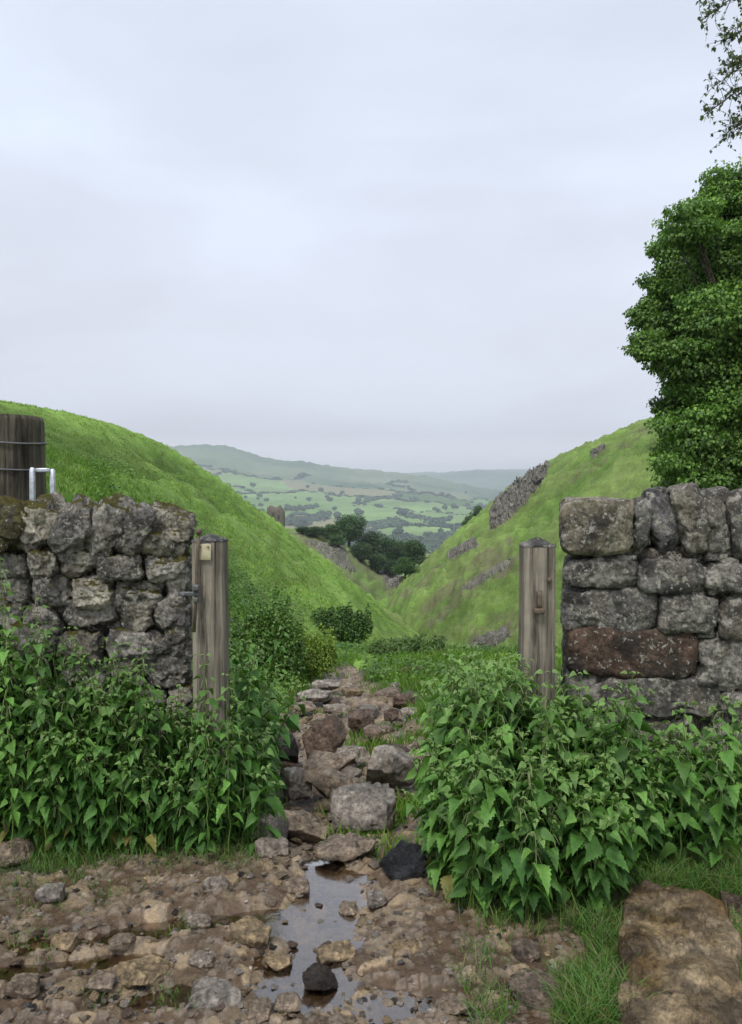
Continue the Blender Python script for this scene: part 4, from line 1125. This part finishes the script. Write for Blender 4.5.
# ------------------------------------------------------------------ crags and castle
def crag(name, label, poly, n, hpx, seed, y0=40, col=(.215, .195, .16), el=1.0):
    """bare broken rock standing out of the slope over the area that poly covers"""
    P = np.array(poly, float); x0, x1, ya, yb = P[:, 0].min()-3, P[:, 0].max()+3, P[:, 1].min()-1, P[:, 1].max()+3
    nx = int(max(14, (x1-x0)*1.6)); ny = int(max(10, (yb-ya)*1.6)); gx, gy = np.meshgrid(np.linspace(x0, x1, nx), np.linspace(ya, yb, ny))
    gx, gy = gx.ravel(), gy.ravel(); c = P.mean(0); H = hit_many(gx, gy, y0, 330)
    Ymed = np.median(H[:, 1]); ok = (np.abs(H[:, 1]-Ymed) < .45*Ymed)
    d = np.full(len(gx), 1e9)
    for i in range(len(P)):
        a, b = P[i], P[(i+1) % len(P)]; ab = b-a; tt = np.clip(((gx-a[0])*ab[0]+(gy-a[1])*ab[1])/(ab@ab+1e-9), 0, 1)
        d = np.minimum(d, np.hypot(gx-a[0]-tt*ab[0], gy-a[1]-tt*ab[1]))
    d = np.where(inpoly(gx, gy, poly), d, -d); s = H[:, 1]/F
    f1, f2, a1, a2 = voro(gx/6.+seed, gy/8.+.5*gx/8., seed); blk = hid(a1, 3)
    k = np.clip((d+1.)/2.5, 0, 1)
    hh = hpx*s*k*(.6+.45*blk+.5*fbm(np.stack([gx/6., gy/6., 0*gx+seed], 1), 4, 4)-.35*(f2-f1 < .12))
    V = H+np.stack([-.45*hh, -.65*hh, .6*hh], 1)-np.array([0, 0, .25])*(1-k)[:, None]
    V += .15*s[:, None]*rng.normal(size=V.shape)
    Q = grid_faces(ny, nx); keep = (d[Q] > -2.6).all(1) & ok[Q].all(1)
    C = np.array(col)*(.7+.7*blk)[:, None]*(1+.4*fbm(np.stack([gx/3., gy/3., 0*gx], 1), 3, 6))[:, None]
    mb = MB(); us, inv = np.unique(Q[keep], return_inverse=True); mb.add(V[us], inv.reshape(-1, 4)[:, ::-1], C[us])
    return mb.build(name, M['crag'], smooth=False, label=label, category='crag', origin=tuple(V[us].mean(0)))
crag('limestone_crag', 'long jagged grey crag along the upper edge of the right hill', [(550, 463), (540, 462), (528, 472), (512, 486), (500, 497), (490, 512), (491, 530), (505, 522), (520, 508), (534, 492), (546, 478)], 110, 8, 61)
crag('limestone_crag', 'low rocky edge on the skyline right of the jagged crag', [(590, 452), (606, 443), (606, 449), (592, 458)], 12, 5, 62)
crag('limestone_crag', 'small rocks low on the left edge of the right hill', [(474, 536), (480, 545), (450, 560), (446, 552)], 24, 3, 63)
crag('limestone_crag', 'broken cliff below the dale wood', [(380, 568), (400, 572), (408, 585), (388, 588)], 22, 5, 64, 150, (.25, .23, .19))
crag('limestone_crag', 'grey scree and rock under the tallest dale tree', [(305, 540), (345, 545), (352, 562), (360, 575), (345, 570), (325, 556)], 36, 3, 65, 150, (.2, .19, .14))
crag('limestone_crag', 'short broken line of stones across the middle of the right slope', [(513, 556), (510, 566), (470, 590), (455, 592), (480, 574)], 46, 2.2, 66, 20, (.22, .2, .16), .6)
crag('limestone_crag', 'dark rocks low on the right slope above the right nettles', [(462, 650), (478, 636), (508, 626), (512, 636), (485, 652)], 26, 4, 67, 12, (.17, .155, .13), .7)

def castle():
    Y = 300.; s = Y/F; c = P3(276, 525, Y)
    root = empty('castle_keep', tuple(c-[0, 0, 1.5]), label='small ruined square stone keep on the far edge of the left hill', category='castle ruin')
    mb = MB(); W = 17*s
    prof = [(-.5, 18), (-.30, 20), (-.22, 19), (.05, 17), (.1, 18.5), (.32, 20.5), (.38, 15), (.5, 14)]
    D, Q = cubesphere(10); V = D/(np.abs(D)**20).sum(1, keepdims=True)**(1/20); u = V[:, 0]*.5
    h = np.interp(u, [p[0] for p in prof], [p[1] for p in prof])*s
    V = np.stack([V[:, 0]*W/2, V[:, 1]*W*.4, np.where(V[:, 2] > 0, h*V[:, 2], -6+0*h)], 1); V += .12*np.stack([fbm(V*.8, 2, 1)]*3, 1)
    mb.add(V+c, Q, (.21, .175, .14)); mb.build('wall', M['crag'], root)
    for (ox, oz, ww, hh) in ((-.12, 10, .8, 2.2), (.2, 8, .7, 1.8)):
        mb = MB(); box(mb, c+[ox*W, -W*.4-.02, oz*s], (ww, .35, hh), col=(.03, .03, .03)); mb.build('window', M['old_wood'], root)
castle()

# ------------------------------------------------------------------ far valley: hedges, trees, woods, farms
def blob_tree(seed, n=60):
    D, Q = cubesphere(5); r = np.random.default_rng(seed)
    V = D*(1+.3*fbm(D*2.2+seed, 3, seed)[:, None]+.12*r.normal(size=(len(D), 1))); V[:, 2] = V[:, 2]*.85
    return V, Q
FT0 = (.045, .085, .04)
def far_field():
    r = np.random.default_rng(77); N = 60000
    Y = r.uniform(1250, 3900, N); t = r.uniform(-.28, .24, N); X = t*Y
    fx, fy = fieldcoords(X, Y); f1, f2, a1, a2 = voro(fx, fy, 3)
    ok = (f2-f1) < .05; X, Y, a1, a2 = X[ok], Y[ok], a1[ok], a2[ok]
    key = np.minimum(a1, a2)*1000003+np.maximum(a1, a2); ks, inv = np.unique(key, return_inverse=True)
    D, Q = cubesphere(2); cnt = 0
    order = np.argsort(-np.bincount(inv))
    for ki in order:
        idx = np.where(inv == ki)[0]
        if len(idx) < 3 or cnt > 250 or r.random() < .12: continue
        n = min(len(idx), 90); idx = idx[:n]; x, y = X[idx], Y[idx]; z = HT(x, y)
        s = r.uniform(1.8, 3.8, n)*(1+1.2*(r.random(n) < .2)); S = np.stack([s*2.1, s*2.1, s*.85], 1)
        J = D[None]*(1+.25*r.normal(size=(n, len(D), 1)))*S[:, None]
        V = J+np.stack([x, y, z+s*.35], 1)[:, None]
        C = np.array(FT0)*r.uniform(.7, 1.4, (n, 1)); mb = MB()
        mb.add(V.reshape(-1, 3), (Q[None]+np.arange(n)[:, None, None]*len(D)).reshape(-1, 4), np.repeat(C, len(D), 0))
        mb.build('hedge', M['leaf'], smooth=False, origin=(x[0], y[0], z[0]), label='dark hedgerow between the far valley fields', category='hedge', group='hedgerows of the far valley'); cnt += 1
far_field()
def far_trees():
    ps = []
    for k in range(5):
        root = empty('tree', (0, 0, 0)); V, Q = blob_tree(900+k); mb = MB(); mb.add(V*np.array([6, 6, 6])+[0, 0, 7.5], Q, np.array(FT0)*(.8+.12*k)); mb.build('crown', M['leaf'], root, smooth=False)
        mb = MB(); tube(mb, [(0, 0, -1), (0, 0, 5)], [.7, .5], 6, (.1, .08, .06)); mb.build('trunk', M['bark'], root); ps.append(root)
    r = np.random.default_rng(5); n = 0; first = [True]*5
    while n < 120:
        px = r.uniform(175, 505); py = r.uniform(488, 545); t, e = slope_of(px, py)
        Ys = np.linspace(1300, 3900, 200); zz = macro(t*Ys, Ys); d = np.where(EYE+e*Ys < zz)[0]
        if not len(d): continue
        Y = Ys[d[0]]
        if Y < 1320: continue
        k = r.integers(5); sc = r.uniform(.7, 1.6); loc = (t*Y, Y, gz(t*Y, Y))
        if first[k]: o = ps[k]; o.location = loc; o.scale = (sc*1.2, sc*1.2, sc); first[k] = False
        else: o = copy_tree(ps[k], loc, r.uniform(0, 6), (sc*1.2, sc*1.2, sc))
        o['label'] = 'small dark tree standing in the far valley fields'; o['category'] = 'tree'; o['group'] = 'field trees of the far valley'; n += 1
far_trees()
def woods():
    mb = MB(); r = np.random.default_rng(6); D, Q = cubesphere(2); N = 0
    pieces = [(275, 330, 516, 524, 200), (300, 440, 538, 553, 520), (425, 475, 533, 548, 240), (335, 400, 521, 526, 160), (400, 450, 517, 521, 110), (392, 418, 497, 501, 80), (285, 320, 505, 508, 60), (385, 408, 484, 486, 30), (425, 450, 541, 546, 90)]
    for (x0, x1, y0, y1, n) in pieces:
        for i in range(n):
            px = r.uniform(x0, x1); py = r.uniform(y0, y1)+3*math.sin(px*.09); t, e = slope_of(px, py)
            Ys = np.linspace(1000, 4200, 220); zz = macro(t*Ys, Ys); d = np.where(EYE+e*Ys < zz)[0]
            if not len(d): continue
            Y = Ys[d[0]]+r.uniform(-20, 20); s = r.uniform(3, 6.5)
            V = D*(1+.3*r.normal(size=(len(D), 1)))*np.array([s*1.3, s*1.3, s])+np.array([t*Y, Y, zz[d[0]]+s*.5])
            mb.add(V, Q, np.array(FT0)*r.uniform(.6, 1.6)*np.array([r.uniform(.9, 1.25), 1, 1]))
    mb.build('woods', M['leaf'], smooth=False, kind='stuff', label='belts of dark woodland along the far valley floor', category='woodland')
woods()

# ------------------------------------------------------------------ sky, sun, air
w = bpy.data.worlds.new('World'); SC.world = w; w.use_nodes = True; nt = w.node_tree; bg = nt.nodes['Background']
sky = nt.nodes.new('ShaderNodeTexSky'); sky.sky_type = 'NISHITA'; sky.sun_disc = False
SUN_EL, SUN_AZ = math.radians(58), math.radians(200)      # azimuth clockwise from +Y
sky.sun_elevation = SUN_EL; sky.sun_rotation = SUN_AZ
tc = nt.nodes.new('ShaderNodeTexCoord').outputs['Generated']
mp = nt.nodes.new('ShaderNodeMapping'); mp.inputs['Scale'].default_value = (1, 1, 3.2); nt.links.new(tc, mp.inputs[0])
cn = noise(nt, mp.outputs[0], 1.5, 5, .5, .3)
clouds = ramp(nt, cn, [(.34, (5.7, 6.15, 7.0)), (.5, (6.3, 6.8, 7.75)), (.66, (7.0, 7.7, 8.9))])
sx = nt.nodes.new('ShaderNodeSeparateXYZ'); nt.links.new(tc, sx.inputs[0])
grad = ramp(nt, sx.outputs[2], [(0., (1.5, 1.38, 1.3)), (.035, (1.42, 1.31, 1.24)), (.07, (.96, .90, .885)), (.2, (.965, .925, .92)), (.45, (1.0, 1.01, 1.03))])
c = mixc(nt, 'MULTIPLY', 1, clouds, grad); c = mixc(nt, 'MIX', .94, sky.outputs[0], c)
nt.links.new(c, bg.inputs[0]); bg.inputs[1].default_value = .071
sl = bpy.data.lights.new('sun', 'SUN'); sl.energy = 1.5; sl.angle = math.radians(14); sl.color = (1, .97, .92)
so = bpy.data.objects.new('sun', sl); COL.objects.link(so)
dv = Vector((math.sin(SUN_AZ)*math.cos(SUN_EL), math.cos(SUN_AZ)*math.cos(SUN_EL), math.sin(SUN_EL)))
so.rotation_euler = dv.to_track_quat('Z', 'Y').to_euler()

mb = MB(); x0, x1, y0, y1, z0, z1 = -21500, 21500, -60, 9700, -135, 305
mb.add([(x0, y0, z0), (x1, y0, z0), (x1, y1, z0), (x0, y1, z0), (x0, y0, z1), (x1, y0, z1), (x1, y1, z1), (x0, y1, z1)],
       np.array([(0, 3, 2, 1), (4, 5, 6, 7), (0, 1, 5, 4), (1, 2, 6, 5), (2, 3, 7, 6), (3, 0, 4, 7)]))
hm = bpy.data.materials.new('haze_air'); hm.use_nodes = True; hn = hm.node_tree; hn.nodes.clear()
pv = hn.nodes.new('ShaderNodeVolumePrincipled'); pv.inputs['Color'].default_value = (.86, .94, 1., 1); pv.inputs['Density'].default_value = .00018; pv.inputs['Anisotropy'].default_value = 0
ho = hn.nodes.new('ShaderNodeOutputMaterial'); hn.links.new(pv.outputs[0], ho.inputs['Volume'])
mb.build('haze', hm, smooth=False, kind='stuff', label='thin blue grey haze over the valley', category='haze')

vs = SC.view_settings; vs.view_transform = 'Standard'; vs.look = 'None'; vs.exposure = 0.85; vs.gamma = 1
cy = SC.cycles; cy.max_bounces = 6; cy.diffuse_bounces = 3; cy.glossy_bounces = 3; cy.transmission_bounces = 3; cy.transparent_max_bounces = 8; cy.volume_bounces = 0
cy.use_denoising = True
